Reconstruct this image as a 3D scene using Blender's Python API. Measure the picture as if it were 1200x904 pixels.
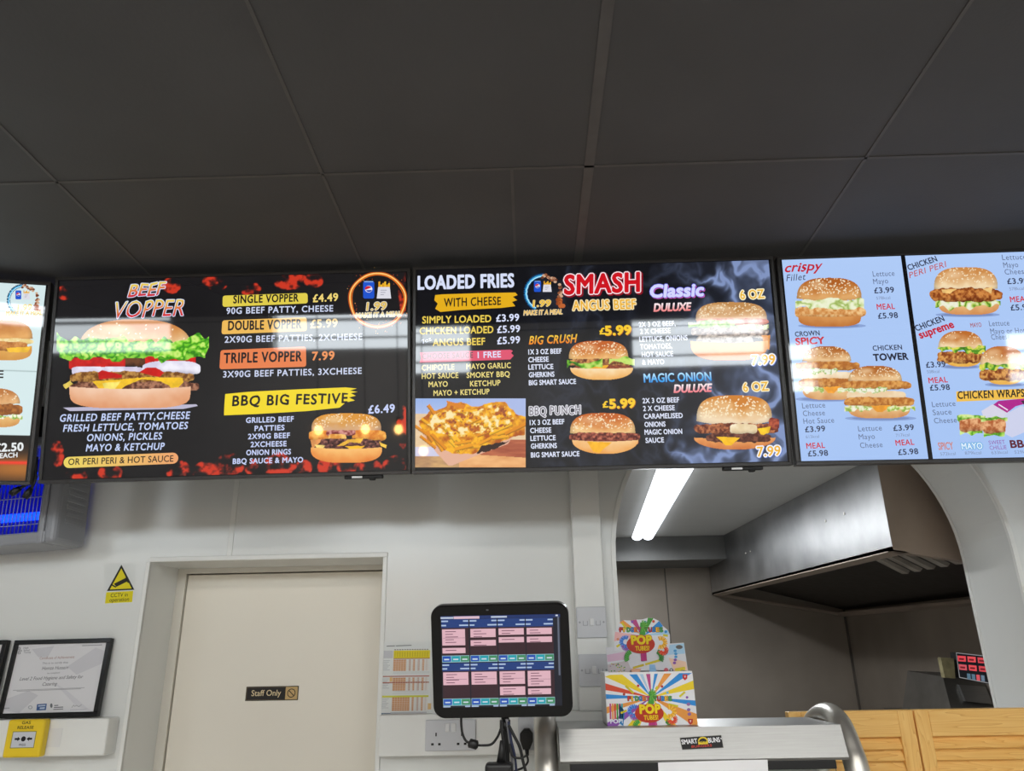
import bpy, bmesh, math, random
import numpy as np
from mathutils import Vector, Matrix
from mathutils.geometry import tessellate_polygon

# ------------------------------------------------------------------ camera, world, light, exposure
scene = bpy.context.scene
for o in list(bpy.data.objects):
    bpy.data.objects.remove(o)
COL = scene.collection
EYE = 1.62                                     # eye height above the floor
FPX = 880.0
PITCH, YAW, ROLL = (math.radians(a) for a in (19.8, 1.08, -1.07))

def cam_axes(p, y, r):
    f = np.array([-math.sin(y)*math.cos(p), math.cos(y)*math.cos(p), math.sin(p)])
    ri = np.array([math.cos(y), math.sin(y), 0.0]); up = np.cross(ri, f)
    return math.cos(r)*ri+math.sin(r)*up, -math.sin(r)*ri+math.cos(r)*up, f
AX, AY, AF = cam_axes(PITCH, YAW, ROLL)
CAM = np.array([0, 0, EYE])
cd = bpy.data.cameras.new('camera'); cam = bpy.data.objects.new('camera', cd); COL.objects.link(cam)
cd.sensor_fit = 'HORIZONTAL'; cd.sensor_width = 36.0; cd.lens = 36.0*FPX/1200.0
cd.clip_start = 0.02; cd.clip_end = 60
m = Matrix(((AX[0], AY[0], -AF[0], 0), (AX[1], AY[1], -AF[1], 0), (AX[2], AY[2], -AF[2], EYE), (0, 0, 0, 1)))
cam.matrix_world = m
scene.camera = cam
vs = scene.view_settings
scene.display_settings.display_device = 'sRGB'
vs.view_transform = 'Standard'; vs.look = 'None'; vs.gamma = 1.0; vs.use_curve_mapping = False
vs.exposure = 0.10
world = bpy.data.worlds.new('daylight'); scene.world = world; world.use_nodes = True
wb = world.node_tree.nodes['Background']; wb.inputs[0].default_value = (0.86, 0.95, 1.0, 1); wb.inputs[1].default_value = 5.0
WINDOW_POWER = 26.0       # daylight entering through each transom window
PANEL_POWER = 19.0        # each out-of-view ceiling panel added to light the wall
BULB_POWER = 1.6
TUBE_POWER = 21.0

def lamp(name, size, power, colr, loc, rot, parent=None, sizey=None):
    l = bpy.data.lights.new(name, 'AREA'); l.energy = power; l.color = colr
    l.shape = 'RECTANGLE'; l.size = size; l.size_y = sizey or size
    o = bpy.data.objects.new(name, l); COL.objects.link(o)
    o.location = loc; o.rotation_euler = rot
    if parent: o.parent = parent
    return o

# ------------------------------------------------------------------ helpers
def ray(u, v):
    return ((u-600)/FPX)*AX - ((v-452)/FPX)*AY + AF
def onY(u, v, Y): d = ray(u, v); return CAM+d*(Y/d[1])
def onX(u, v, X): d = ray(u, v); return CAM+d*(X/d[0])
def onZ(u, v, Z): d = ray(u, v); return CAM+d*((Z-EYE)/d[2])
def lin(c):
    return tuple((x/255/12.92 if x/255 <= .04045 else ((x/255+.055)/1.055)**2.4) for x in c[:3])
def linarr(a):
    a = np.clip(a, 0, 255)/255.0
    return np.where(a <= .04045, a/12.92, ((a+.055)/1.055)**2.4)

def mat(name, rgb, rough=.5, metal=0., spec=.5, coat=0., var=.06, scale=8., bump=0., bscale=60., stretch=None, emit=None, estr=1., trans=0., alpha=1.):
    M = bpy.data.materials.new(name); M.use_nodes = True
    n = M.node_tree.nodes; l = M.node_tree.links; b = n['Principled BSDF']
    tc = n.new('ShaderNodeTexCoord'); mp = n.new('ShaderNodeMapping'); l.new(tc.outputs['Object'], mp.inputs[0])
    if stretch: mp.inputs['Scale'].default_value = stretch
    nz = n.new('ShaderNodeTexNoise'); nz.inputs['Scale'].default_value = scale; nz.inputs['Detail'].default_value = 6; l.new(mp.outputs[0], nz.inputs[0])
    cr = n.new('ShaderNodeValToRGB'); l.new(nz.outputs[0], cr.inputs[0])
    c = lin(rgb)
    cr.color_ramp.elements[0].position = .3; cr.color_ramp.elements[1].position = .7
    cr.color_ramp.elements[0].color = tuple(max(0, x*(1-var)) for x in c)+(1,)
    cr.color_ramp.elements[1].color = tuple(min(1, x*(1+var)) for x in c)+(1,)
    l.new(cr.outputs[0], b.inputs['Base Color'])
    b.inputs['Roughness'].default_value = rough; b.inputs['Metallic'].default_value = metal
    b.inputs['Specular IOR Level'].default_value = spec; b.inputs['Coat Weight'].default_value = coat
    b.inputs['Coat Roughness'].default_value = .05
    if metal > .5:
        mr = n.new('ShaderNodeMapRange'); mr.inputs[3].default_value = max(.02, rough-.09); mr.inputs[4].default_value = rough+.09
        l.new(nz.outputs[0], mr.inputs[0]); l.new(mr.outputs[0], b.inputs['Roughness'])
    if bump:
        n2 = n.new('ShaderNodeTexNoise'); n2.inputs['Scale'].default_value = bscale; l.new(mp.outputs[0], n2.inputs[0])
        bp = n.new('ShaderNodeBump'); bp.inputs['Strength'].default_value = bump; bp.inputs['Distance'].default_value = .01
        l.new(n2.outputs[0], bp.inputs['Height']); l.new(bp.outputs[0], b.inputs['Normal'])
    if emit:
        b.inputs['Emission Color'].default_value = lin(emit)+(1,); b.inputs['Emission Strength'].default_value = estr
    if trans: b.inputs['Transmission Weight'].default_value = trans
    if alpha < 1: b.inputs['Alpha'].default_value = alpha
    return M

def vmat(name, emission, rough, spec=.5):
    """material that takes its colours from the artwork on the mesh: lit screen or printed sheet"""
    M = bpy.data.materials.new(name); M.use_nodes = True
    n = M.node_tree.nodes; l = M.node_tree.links; b = n['Principled BSDF']
    at = n.new('ShaderNodeAttribute'); at.attribute_name = 'Col'
    if emission:
        b.inputs['Base Color'].default_value = (.004, .004, .005, 1)
        l.new(at.outputs['Color'], b.inputs['Emission Color']); b.inputs['Emission Strength'].default_value = emission
    else:
        l.new(at.outputs['Color'], b.inputs['Base Color'])
    b.inputs['Roughness'].default_value = rough; b.inputs['Specular IOR Level'].default_value = spec
    return M

class MB:
    """collects boxes, prisms and tubes into one mesh"""
    def __init__(s): s.bm = bmesh.new(); s.mats = []; s.mi = 0
    def use(s, m):
        if m not in s.mats: s.mats.append(m)
        s.mi = s.mats.index(m); return s
    def face(s, vs):
        try:
            f = s.bm.faces.new(vs); f.material_index = s.mi; return f
        except ValueError: return None
    def box(s, a, b, bev=0., seg=2):
        a, b = [min(x, y) for x, y in zip(a, b)], [max(x, y) for x, y in zip(a, b)]
        v = [s.bm.verts.new((x, y, z)) for x in (a[0], b[0]) for y in (a[1], b[1]) for z in (a[2], b[2])]
        fs = [s.face([v[i] for i in q]) for q in ((0,1,3,2),(4,6,7,5),(0,4,5,1),(2,3,7,6),(0,2,6,4),(1,5,7,3))]
        if bev:
            es = list({e for f in fs for e in f.edges})
            r = bmesh.ops.bevel(s.bm, geom=es, offset=bev, segments=seg, profile=.5, affect='EDGES', clamp_overlap=True)
            for f in r['faces']: f.material_index = s.mi
        return s
    def hexa(s, p):
        """eight corners: bottom four (ccw) then top four"""
        v = [s.bm.verts.new(tuple(q)) for q in p]
        for q in ((3,2,1,0),(4,5,6,7),(0,1,5,4),(1,2,6,5),(2,3,7,6),(3,0,4,7)): s.face([v[i] for i in q])
        return s
    def prism(s, loops, fn, d0, d1):
        """2-D outline (first loop) with holes, between depths d0 and d1; fn(a, b, d) -> point"""
        for lp in loops: pass
        flat = [p for lp in loops for p in lp]
        tri = tessellate_polygon([[Vector((p[0], p[1], 0)) for p in lp] for lp in loops])
        A = [s.bm.verts.new(fn(p[0], p[1], d0)) for p in flat]; B = [s.bm.verts.new(fn(p[0], p[1], d1)) for p in flat]
        for t in tri:
            s.face([A[i] for i in t]); s.face([B[i] for i in reversed(t)])
        k = 0
        for lp in loops:
            n = len(lp)
            for i in range(n):
                j = (i+1) % n
                s.face([A[k+i], A[k+j], B[k+j], B[k+i]])
            k += n
        return s
    def tube(s, pts, r, seg=12, caps=True):
        pts = [Vector(p) for p in pts]; n = len(pts)
        rr = r if isinstance(r, (list, tuple)) else [r]*n
        ref = Vector((0, 0, 1)); rings = []
        t0 = (pts[1]-pts[0]).normalized()
        if abs(t0.dot(ref)) > .9: ref = Vector((1, 0, 0))
        nn = t0.cross(ref).normalized()
        for i in range(n):
            t = (pts[min(i+1, n-1)]-pts[max(i-1, 0)]).normalized()
            nn = (nn-t*nn.dot(t)).normalized(); bn = t.cross(nn)
            rings.append([s.bm.verts.new(pts[i]+rr[i]*(math.cos(2*math.pi*k/seg)*nn+math.sin(2*math.pi*k/seg)*bn)) for k in range(seg)])
        for i in range(n-1):
            for k in range(seg):
                f = s.face([rings[i][k], rings[i][(k+1) % seg], rings[i+1][(k+1) % seg], rings[i+1][k]])
                if f: f.smooth = True
        if caps:
            s.face(list(reversed(rings[0]))); s.face(rings[-1])
        return s
    def build(s, name, m=None, parent=None, smooth=False):
        me = bpy.data.meshes.new(name)
        bmesh.ops.recalc_face_normals(s.bm, faces=s.bm.faces)
        s.bm.to_mesh(me); s.bm.free()
        for x in (s.mats or [m]): me.materials.append(x)
        if smooth:
            for p in me.polygons: p.use_smooth = True
        o = bpy.data.objects.new(name, me); COL.objects.link(o)
        if parent: o.parent = parent
        return o

def smooth_path(pts, n=8):
    """Catmull-Rom through the points"""
    P = [Vector(p) for p in pts]; P = [P[0]*2-P[1]]+P+[P[-1]*2-P[-2]]; out = []
    for i in range(1, len(P)-2):
        for k in range(n):
            t = k/n
            out.append(.5*((2*P[i])+(P[i+1]-P[i-1])*t+(2*P[i-1]-5*P[i]+4*P[i+1]-P[i+2])*t*t+(3*P[i]-P[i-1]-3*P[i+1]+P[i+2])*t**3))
    out.append(P[-2]); return out

def tag(o, label, cat, group=None):
    o['label'] = label; o['category'] = cat
    if group: o['group'] = group
    return o
def struct(o): o['kind'] = 'structure'; return o
def thing(name, label, cat, loc=(0, 0, 0), group=None, M=None):
    o = bpy.data.objects.new(name, None); COL.objects.link(o); o.empty_display_size = .05
    if M is not None: o.matrix_world = M
    else: o.location = loc
    return tag(o, label, cat, group)
def pose(q):
    """position + yaw, tilt, roll (degrees) -> matrix with x right, y away from the viewer, z up"""
    yaw, tilt, rol = (math.radians(a) for a in q[3:6])
    r = np.array([math.cos(yaw), math.sin(yaw), 0]); n0 = np.array([math.sin(yaw), -math.cos(yaw), 0])
    u = math.cos(tilt)*np.array([0, 0, 1])+math.sin(tilt)*n0
    r, u = math.cos(rol)*r+math.sin(rol)*u, -math.sin(rol)*r+math.cos(rol)*u
    d = np.cross(u, r)
    return Matrix(((r[0], d[0], u[0], q[0]), (r[1], d[1], u[1], q[1]), (r[2], d[2], u[2], q[2]+EYE), (0, 0, 0, 1)))

# ------------------------------------------------------------------ artwork: flat shapes, letters and pictures on a panel
FONT = {}
def glyphs(s, bold, shear, spacing):
    k = (s, bold, shear, spacing)
    if k not in FONT:
        c = bpy.data.curves.new('t', 'FONT'); c.body = s; c.size = 1; c.offset = bold; c.shear = shear
        c.space_character = spacing; c.resolution_u = 3
        o = bpy.data.objects.new('t', c)
        me = bpy.data.meshes.new_from_object(o)
        n = len(me.vertices); v = np.zeros(n*3); me.vertices.foreach_get('co', v); v = v.reshape(-1, 3)[:, :2]
        f = [tuple(p.vertices) for p in me.polygons]
        bpy.data.objects.remove(o); bpy.data.curves.remove(c); bpy.data.meshes.remove(me)
        FONT[k] = (v, f)
    return FONT[k]
CAPH = None

class Gfx:
    """flat artwork in the plane y = -depth of an object; coordinates are photo pixels mapped on to that plane (px) or metres"""
    STEP = .00007
    def __init__(s, M, depth=0., px=True):
        s.M = np.array(M); s.R = s.M[:3, :3]; s.T = s.M[:3, 3]; s.d = depth; s.px = px
        s.v = []; s.f = []; s.c = []; s.n = 0
    def P(s, x, y):
        x = np.asarray(x, float); y = np.asarray(y, float)
        if not s.px: return np.stack([x, y], -1)
        d = ((x-600)/FPX)[..., None]*AX-((y-452)/FPX)[..., None]*AY+AF
        dl = d@s.R; ol = (CAM-s.T)@s.R
        t = (-s.d-ol[1])/dl[..., 1]
        return np.stack([ol[0]+t*dl[..., 0], ol[2]+t*dl[..., 2]], -1)
    def raw(s, ab, faces, col, layer):
        ab = np.asarray(ab, float).reshape(-1, 2); n = len(ab)
        col = np.asarray(col, float)
        if col.ndim == 1: col = np.tile(col, (n, 1))
        s.v.append(np.stack([ab[:, 0], np.full(n, -s.d-layer*s.STEP), ab[:, 1]], -1)); s.c.append(linarr(col[:, :3]))
        s.f += [tuple(i+s.n for i in f) for f in faces]; s.n += n
    def poly(s, pts, col, layer=1):
        a = np.array(pts, float); s.raw(s.P(a[:, 0], a[:, 1]), [tuple(t) for t in tessellate_polygon([[Vector((p[0], p[1], 0)) for p in pts]])], col, layer)
    def rect(s, x0, y0, x1, y1, col, layer=1, skew=0.):
        s.poly([(x0, y0), (x1, y0+skew), (x1, y1+skew), (x0, y1)], col, layer)
    def ell(s, cx, cy, rx, ry, col, layer=1, a0=0, a1=360, n=24):
        s.poly([(cx+rx*math.cos(math.radians(a0+(a1-a0)*i/n)), cy+ry*math.sin(math.radians(a0+(a1-a0)*i/n))) for i in range(n)], col, layer)
    def line(s, pts, w, col, layer=1):
        for (x0, y0), (x1, y1) in zip(pts, pts[1:]):
            L = math.hypot(x1-x0, y1-y0) or 1; a, b = -(y1-y0)/L*w/2, (x1-x0)/L*w/2
            s.poly([(x0+a, y0+b), (x1+a, y1+b), (x1-a, y1-b), (x0-a, y0-b)], col, layer)
    def text(s, t, x0, y0, x1, y1, h, col, bold=0., shear=0., layer=3, sp=1., out=None, bot=None, jit=0., shadow=None):
        """baseline from (x0, y0) to (x1, y1), capital height h"""
        global CAPH
        if CAPH is None: CAPH = glyphs('H', 0, 0, 1)[0][:, 1].max()
        base = glyphs(t, 0, shear, sp)[0]; xa, xb = base[:, 0].min(), base[:, 0].max()
        A, B = s.P(np.array([x0, x1]), np.array([y0, y1])); sg = -1 if s.px else 1
        U = s.P(np.array([x0]), np.array([y0+sg*h]))[0]
        L = np.linalg.norm(B-A); H = np.linalg.norm(U-A); dx = (B-A)/L
        up = np.array([-dx[1], dx[0]]); sx = L/(xb-xa); sy = H/CAPH
        def put(bd, colr, lay, off=(0, 0), cb=None):
            v, f = glyphs(t, 0, shear, sp)
            xx = (v[:, 0]-xa)*sx+off[0]*H; yy = v[:, 1]*sy+off[1]*H
            if jit:
                k = np.floor((v[:, 0]-xa)/(xb-xa)*len(t)); yy = yy+np.sin(k*2.4)*jit*H
            cc = np.tile(np.array(colr[:3], float), (len(v), 1))
            if cb is not None:
                w = np.clip(v[:, 1]/CAPH, 0, 1)[:, None]; cc = w*np.array(colr[:3], float)+(1-w)*np.array(cb[:3], float)
            # heavier strokes: the letters printed again, shifted a little all round
            r = max(0, bd)*H*1.45; n = 1 if r == 0 else (6 if bd < .035 else 12)
            for i in range(n):
                a = 6.2832*i/n+.26
                s.raw(A+(xx+(r*math.cos(a) if r else 0))[:, None]*dx+(yy+(r*math.sin(a) if r else 0))[:, None]*up, f, cc, lay+.004*i)
        if shadow: put(shadow[1], shadow[0], layer-.7, shadow[2])
        if out: put(bold+out[1], out[0], layer-.4)
        put(bold, col, layer, cb=bot)
    def image(s, cv, layer=1):
        X, Y, a = cv.X, cv.Y, cv.a; h, w = X.shape
        idx = np.full(h*w, -1); m = (a > .5)
        q = m[:-1, :-1] & m[1:, :-1] & m[:-1, 1:] & m[1:, 1:]
        used = np.zeros_like(m); used[:-1, :-1] |= q; used[1:, :-1] |= q; used[:-1, 1:] |= q; used[1:, 1:] |= q
        u = used.ravel(); idx[u] = np.arange(u.sum()); I = idx.reshape(h, w)
        fs = np.stack([I[1:, :-1][q], I[1:, 1:][q], I[:-1, 1:][q], I[:-1, :-1][q]], -1)
        s.raw(s.P(X.ravel()[u], Y.ravel()[u]), [tuple(int(i) for i in r) for r in fs], cv.c.reshape(-1, 3)[u], layer)
    def build(s, name, m, parent=None):
        me = bpy.data.meshes.new(name); V = np.concatenate(s.v)
        me.from_pydata(V.tolist(), [], s.f); me.update()
        ca = me.color_attributes.new('Col', 'FLOAT_COLOR', 'POINT')
        C4 = np.ones((len(V), 4), np.float32); C4[:, :3] = np.concatenate(s.c); ca.data.foreach_set('color', C4.ravel())
        # faces look towards the viewer (-y)
        nrm = np.zeros(len(me.polygons)*3); me.polygons.foreach_get('normal', nrm)
        flip = [i for i, y in enumerate(nrm.reshape(-1, 3)[:, 1]) if y > 0]
        if flip:
            bm = bmesh.new(); bm.from_mesh(me); bm.faces.ensure_lookup_table()
            bmesh.ops.reverse_faces(bm, faces=[bm.faces[i] for i in flip]); bm.to_mesh(me); bm.free()
        me.materials.append(m)
        o = bpy.data.objects.new(name, me); COL.objects.link(o)
        if parent: o.parent = parent
        return o

_rs = np.random.RandomState(7); _T = _rs.rand(256, 256)
def vnoise(X, Y, sc, seed=0):
    x = X/sc+seed*17.31; y = Y/sc+seed*9.77
    xi = np.floor(x).astype(int); yi = np.floor(y).astype(int); fx = x-xi; fy = y-yi
    fx = fx*fx*(3-2*fx); fy = fy*fy*(3-2*fy)
    g = lambda i, j: _T[(yi+j) % 256, (xi+i) % 256]
    return (g(0,0)*(1-fx)+g(1,0)*fx)*(1-fy)+(g(0,1)*(1-fx)+g(1,1)*fx)*fy
def fnoise(X, Y, sc, seed=0, oc=3):
    return sum(vnoise(X, Y, sc/2**k, seed+k)*.5**k for k in range(oc))/sum(.5**k for k in range(oc))

class Paint:
    """small picture painted on a grid of points given in photo pixels"""
    def __init__(s, x0, y0, x1, y1, step=.8):
        w = max(4, int((x1-x0)/step)); h = max(4, int((y1-y0)/step))
        s.X, s.Y = np.meshgrid(np.linspace(x0, x1, w), np.linspace(y0, y1, h)); s.c = np.zeros((h, w, 3)); s.a = np.zeros((h, w))
        s.b = (x0, y0, x1, y1); s.rnd = random.Random(int(x0*7+y0))
    def put(s, m, col):
        m = np.clip(np.asarray(m, float), 0, 1); col = np.asarray(col, float)
        s.c = s.c*(1-m[..., None])+col*m[..., None]; s.a = np.maximum(s.a, (m > .5))
    def mix(s, c1, c2, w): w = np.clip(w, 0, 1)[..., None]; return np.array(c1, float)*(1-w)+np.array(c2, float)*w
    def inside(s, pts, wob=0, sc=4, seed=1):
        X = s.X+wob*(vnoise(s.X, s.Y, sc, seed)-.5)*2; Y = s.Y+wob*(vnoise(s.X, s.Y, sc, seed+5)-.5)*2
        r = np.zeros(X.shape, bool); n = len(pts)
        for i in range(n):
            (x1, y1), (x2, y2) = pts[i], pts[(i+1) % n]
            if y1 == y2: continue
            c = ((y1 > Y) != (y2 > Y)) & (X < (x2-x1)*(Y-y1)/(y2-y1)+x1); r ^= c
        return r
    # --- burger layers, in fractions of the picture's box
    def q(s, x0, x1, y0, y1):
        a, b, c, d = s.b; return a+(c-a)*x0, a+(c-a)*x1, b+(d-b)*y0, b+(d-b)*y1
    def bun(s, x0, x1, y0, y1, top=(196,116,44), rim=(236,196,140), seeds=60, seed=1, pw=2.2, sag=.12, sc=(250,232,196)):
        X0, X1, Y0, Y1 = s.q(x0, x1, y0, y1); cx, a, h = (X0+X1)/2, (X1-X0)/2, Y1-Y0
        u = (s.X-cx)/a; yb = Y1-h*sag*np.clip(u*u, 0, 1)
        v = (yb-s.Y)/h
        m = (np.abs(u) < 1) & (v > 0) & (v < np.clip(1-np.abs(u)**pw, 0, 1)**(1/pw)*1.0)
        n = fnoise(s.X, s.Y, h*.35, seed)
        w = np.clip(v*1.5-.12+(n-.5)*.7-.2*np.abs(u)**3, 0, 1)
        col = s.mix(rim, top, w); hi = np.clip(1-((u+.35)/.38)**2-((v-.68)/.22)**2, 0, 1)
        col = col+(np.array((250, 225, 190))-col)*(hi*.5)[..., None]
        edge = np.clip((np.abs(u)-.80)/.2, 0, 1)**1.5+.5*np.clip((.18-v)/.18, 0, 1)**2; col = col*(1-.22*edge)[..., None]
        s.put(m, col)
        for i in range(seeds):
            t = s.rnd.uniform(-.9, .9); k = s.rnd.uniform(.32, .97)*np.clip(1-abs(t)**pw, 0, 1)**(1/pw)
            sx, sy = cx+t*a, Y1-k*h; r = max(.55, h*.022); an = s.rnd.uniform(0, 3.14); e = r*s.rnd.uniform(1.2, 1.9)
            dx, dy = s.X-sx, s.Y-sy; p = dx*math.cos(an)+dy*math.sin(an); qq = -dx*math.sin(an)+dy*math.cos(an)
            s.put(m & ((p/e)**2+(qq/r)**2 < 1), sc)
    def slab(s, x0, x1, y0, y1, c1, c2, ns=3., wob=1., seed=2, bow=0., pw=4):
        X0, X1, Y0, Y1 = s.q(x0, x1, y0, y1); cx, cy, a, b = (X0+X1)/2, (Y0+Y1)/2, (X1-X0)/2, (Y1-Y0)/2
        X = s.X+wob*(vnoise(s.X, s.Y, ns*1.6, seed)-.5)*2; Y = s.Y+wob*(vnoise(s.X, s.Y, ns*1.6, seed+3)-.5)*2
        u = (X-cx)/a; Y = Y+bow*(Y1-Y0)*(u*u-.5); v = (Y-cy)/b
        m = np.abs(u)**pw+np.abs(v)**pw < 1
        n = fnoise(s.X, s.Y, ns, seed+1); w = np.clip((n-.3)/.4, 0, 1)
        col = s.mix(c1, c2, w)*(1-.28*np.clip(v, 0, 1)**2)[..., None]
        s.put(m, col)
    def leaf(s, x0, x1, y0, y1, seed=3, c=((40,120,18), (120,200,40), (214,240,130)), amp=.45, sc=None, bow=0.):
        X0, X1, Y0, Y1 = s.q(x0, x1, y0, y1); h = Y1-Y0; sc = sc or h*.55; u = (s.X-(X0+X1)/2)/((X1-X0)/2)
        mid = (Y0+Y1)/2-bow*h*(u*u-.4)
        t = mid-h*(.5-amp*.9*(1-vnoise(s.X, s.X*0, sc, seed))); b = mid+h*(.5-amp*1.3*(1-vnoise(s.X, s.X*0+50, sc*.8, seed+2)))
        m = (s.X > X0) & (s.X < X1) & (s.Y > t) & (s.Y < b)
        n = fnoise(s.X, s.Y*1.1, sc*1.25, seed+4, 3); w = np.abs(np.sin(n*6.5))
        col = np.where((w < .5)[..., None], s.mix(c[0], c[1], w*2), s.mix(c[1], c[2], w*2-1))
        s.put(m, col)
    def tri(s, pts, col, wob=.4, dark=.12):
        a, b, c, d = s.b; P = [(a+(c-a)*x, b+(d-b)*y) for x, y in pts]
        n = fnoise(s.X, s.Y, 6, 9); s.put(s.inside(P, wob), np.array(col, float)*(1-dark+2*dark*n)[..., None])
    def base(s, x0, x1, y0, y1, c1=(240,206,150), c2=(206,134,64), seed=5, pw=3.2):
        X0, X1, Y0, Y1 = s.q(x0, x1, y0, y1); cx, a, h = (X0+X1)/2, (X1-X0)/2, Y1-Y0
        u = (s.X-cx)/a; v = (s.Y-Y0)/h+.12*u*u
        m = (np.abs(u) < 1) & (v > 0) & (v < np.clip(1-np.abs(u)**pw, 0, 1)**(1/pw)+.04)
        n = fnoise(s.X, s.Y, h*.8, seed); col = s.mix(c1, c2, np.clip(v*.8+(n-.5)*.6+.25*np.abs(u)**3, 0, 1))
        s.put(m, col)

WHITE = (222, 228, 255); BLK = (26, 22, 26)

# ------------------------------------------------------------------ materials
WALLM = mat('white_wall_cladding', (228, 229, 226), rough=.22, var=.012, scale=2, bump=.02, bscale=3)
WPAINT = mat('white_paint', (224, 225, 222), rough=.45, var=.02, scale=6)
TRIMW = mat('white_trim_plastic', (234, 234, 230), rough=.3, var=.02)
CEILM = mat('charcoal_ceiling_paint', (76, 76, 78), rough=.7, var=.10, scale=3, bump=.05, bscale=120)
CEILG = mat('charcoal_ceiling_joint', (88, 86, 86), rough=.6, var=.10, scale=20)
DOORM = mat('cream_door_paint', (236, 229, 215), rough=.42, var=.015, scale=3)
DOORJ = mat('cream_frame_paint', (222, 217, 205), rough=.4, var=.02)
FLOORM = mat('grey_floor_tile', (176, 174, 170), rough=.4, var=.15, scale=3)
DARKGAP = mat('dark_gap', (20, 19, 18), rough=.9)
BEZEL = mat('black_gloss_plastic', (11, 11, 12), rough=.22, var=.1, spec=.3)
BEZELG = mat('graphite_plastic', (52, 50, 50), rough=.35, var=.08)
BACKP = mat('black_matt_plastic', (16, 16, 17), rough=.6, var=.1)
BRUSH = mat('brushed_steel', (160, 160, 158), rough=.42, metal=.92, var=.08, scale=9, stretch=(1, 1, 30), bump=.02, bscale=40)
STEELP = mat('polished_steel_pipe', (206, 202, 194), rough=.36, metal=.8, var=.06, scale=5)
HOODM = mat('galvanised_steel', (160, 160, 160), rough=.38, metal=.9, var=.22, scale=5, bump=.03, bscale=6)
HOODE = mat('tarnished_steel', (176, 160, 146), rough=.5, metal=.45, var=.15, scale=3)
KWALL = mat('greasy_steel_cladding', (150, 140, 129), rough=.45, metal=.35, var=.22, scale=1.6, bump=.02, bscale=5)
KSEAM = mat('dull_steel_seam', (96, 90, 84), rough=.5, metal=.4, var=.1)
FILT = mat('dark_filter_steel', (58, 54, 50), rough=.45, metal=.7, var=.25, scale=20)
PINE = None
def pine(name, vertical):
    M = bpy.data.materials.new(name); M.use_nodes = True; n = M.node_tree.nodes; l = M.node_tree.links; b = n['Principled BSDF']
    tc = n.new('ShaderNodeTexCoord'); mp = n.new('ShaderNodeMapping'); l.new(tc.outputs['Object'], mp.inputs[0])
    mp.inputs['Scale'].default_value = (9, 9, .7) if vertical else (.7, 9, 9)
    nz = n.new('ShaderNodeTexNoise'); nz.inputs['Scale'].default_value = 3; nz.inputs['Detail'].default_value = 2; l.new(mp.outputs[0], nz.inputs[0])
    ma = n.new('ShaderNodeMath'); ma.operation = 'MULTIPLY'; ma.inputs[1].default_value = 14; l.new(nz.outputs[0], ma.inputs[0])
    fr = n.new('ShaderNodeMath'); fr.operation = 'FRACT'; l.new(ma.outputs[0], fr.inputs[0])
    cr = n.new('ShaderNodeValToRGB'); l.new(fr.outputs[0], cr.inputs[0])
    cr.color_ramp.elements[0].color = lin((252, 204, 122))+(1,); cr.color_ramp.elements[1].color = lin((230, 170, 88))+(1,)
    e = cr.color_ramp.elements.new(.85); e.color = lin((244, 190, 106))+(1,)
    l.new(cr.outputs[0], b.inputs['Base Color']); b.inputs['Roughness'].default_value = .38
    return M
PINEH = pine('varnished_pine_across', False); PINEV = pine('varnished_pine_upright', True)
YEL = mat('yellow_plastic', (240, 205, 30), rough=.35, var=.03)
GREYP = mat('silver_grey_plastic', (150, 152, 158), rough=.38, var=.05)
GREYD = mat('mid_grey_plastic', (108, 110, 118), rough=.4, var=.06)
WPLAS = mat('white_switch_plastic', (226, 226, 226), rough=.3, var=.015)
BRSW = mat('pale_grey_switch_plate', (205, 206, 210), rough=.3, var=.02)
RUB = mat('black_rubber', (14, 14, 15), rough=.5, var=.1)
RUBG = mat('grey_rubber', (120, 120, 124), rough=.5, var=.1)
BLUEL = mat('ultraviolet_tube', (30, 60, 255), rough=.3, emit=(10, 60, 255), estr=3.0)
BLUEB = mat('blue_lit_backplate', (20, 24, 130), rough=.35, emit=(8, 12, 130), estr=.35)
WIREM = mat('steel_wire', (170, 172, 190), rough=.35, metal=.8)
GLOWW = mat('lit_tube_diffuser', (250, 252, 255), rough=.4, emit=(240, 246, 255), estr=3.2)
PANELG = mat('added_panel_diffuser', (250, 250, 250), rough=.4, emit=(255, 246, 236), estr=5.)
BULBG = mat('lit_warm_bulb', (255, 200, 120), rough=.3, emit=(255, 190, 110), estr=55.)
GLASS = mat('clear_glass', (235, 245, 242), rough=.02, trans=1., var=0.)
CARD = mat('white_card', (236, 236, 238), rough=.55, var=.02)
SOFF = mat('grey_soffit_paint', (112, 112, 110), rough=.6, var=.1)
FRY = mat('stained_steel', (128, 126, 122), rough=.4, metal=.85, var=.2, scale=7)
SCREENM = vmat('lit_menu_screen', .92, .035)
TABM = vmat('lit_tablet_screen', .85, .06)
PRINT = vmat('printed_card', 0, .4, .25)
PRINTM = vmat('printed_paper', 0, .55, .3)

# ------------------------------------------------------------------ the room
WY = 2.30; WT = .27                      # face and thickness of the back wall
CZ = EYE+1.03                            # ceiling over the counter
XL, XR = -5.0, 5.2; YF = -3.3            # left, right and shop-front walls
AC, AR, AS = .845, .588, EYE+.27         # arch: centre, half width, spring height
SILL = EYE-.20
DX0, DX1, DTOP = -1.15, -.442, EYE+.287
arch = [(AC-AR, SILL), (AC+AR, SILL)]+[(AC+AR*math.cos(math.pi*k/40), AS+AR*.98*math.sin(math.pi*k/40)) for k in range(41)]
w = MB().use(WALLM)
w.prism([[(XL, 0), (DX0, 0), (DX0, DTOP), (DX1, DTOP), (DX1, 0), (XR, 0), (XR, CZ+.05), (XL, CZ+.05)], arch],
        lambda a, b, d: (a, d, b), WY, WY+WT)
struct(w.build('wall_back'))
struct(MB().use(FLOORM).box((XL-.1, YF-.1, -.1), (XR+.1, 5.6, 0)).build('floor'))
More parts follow.
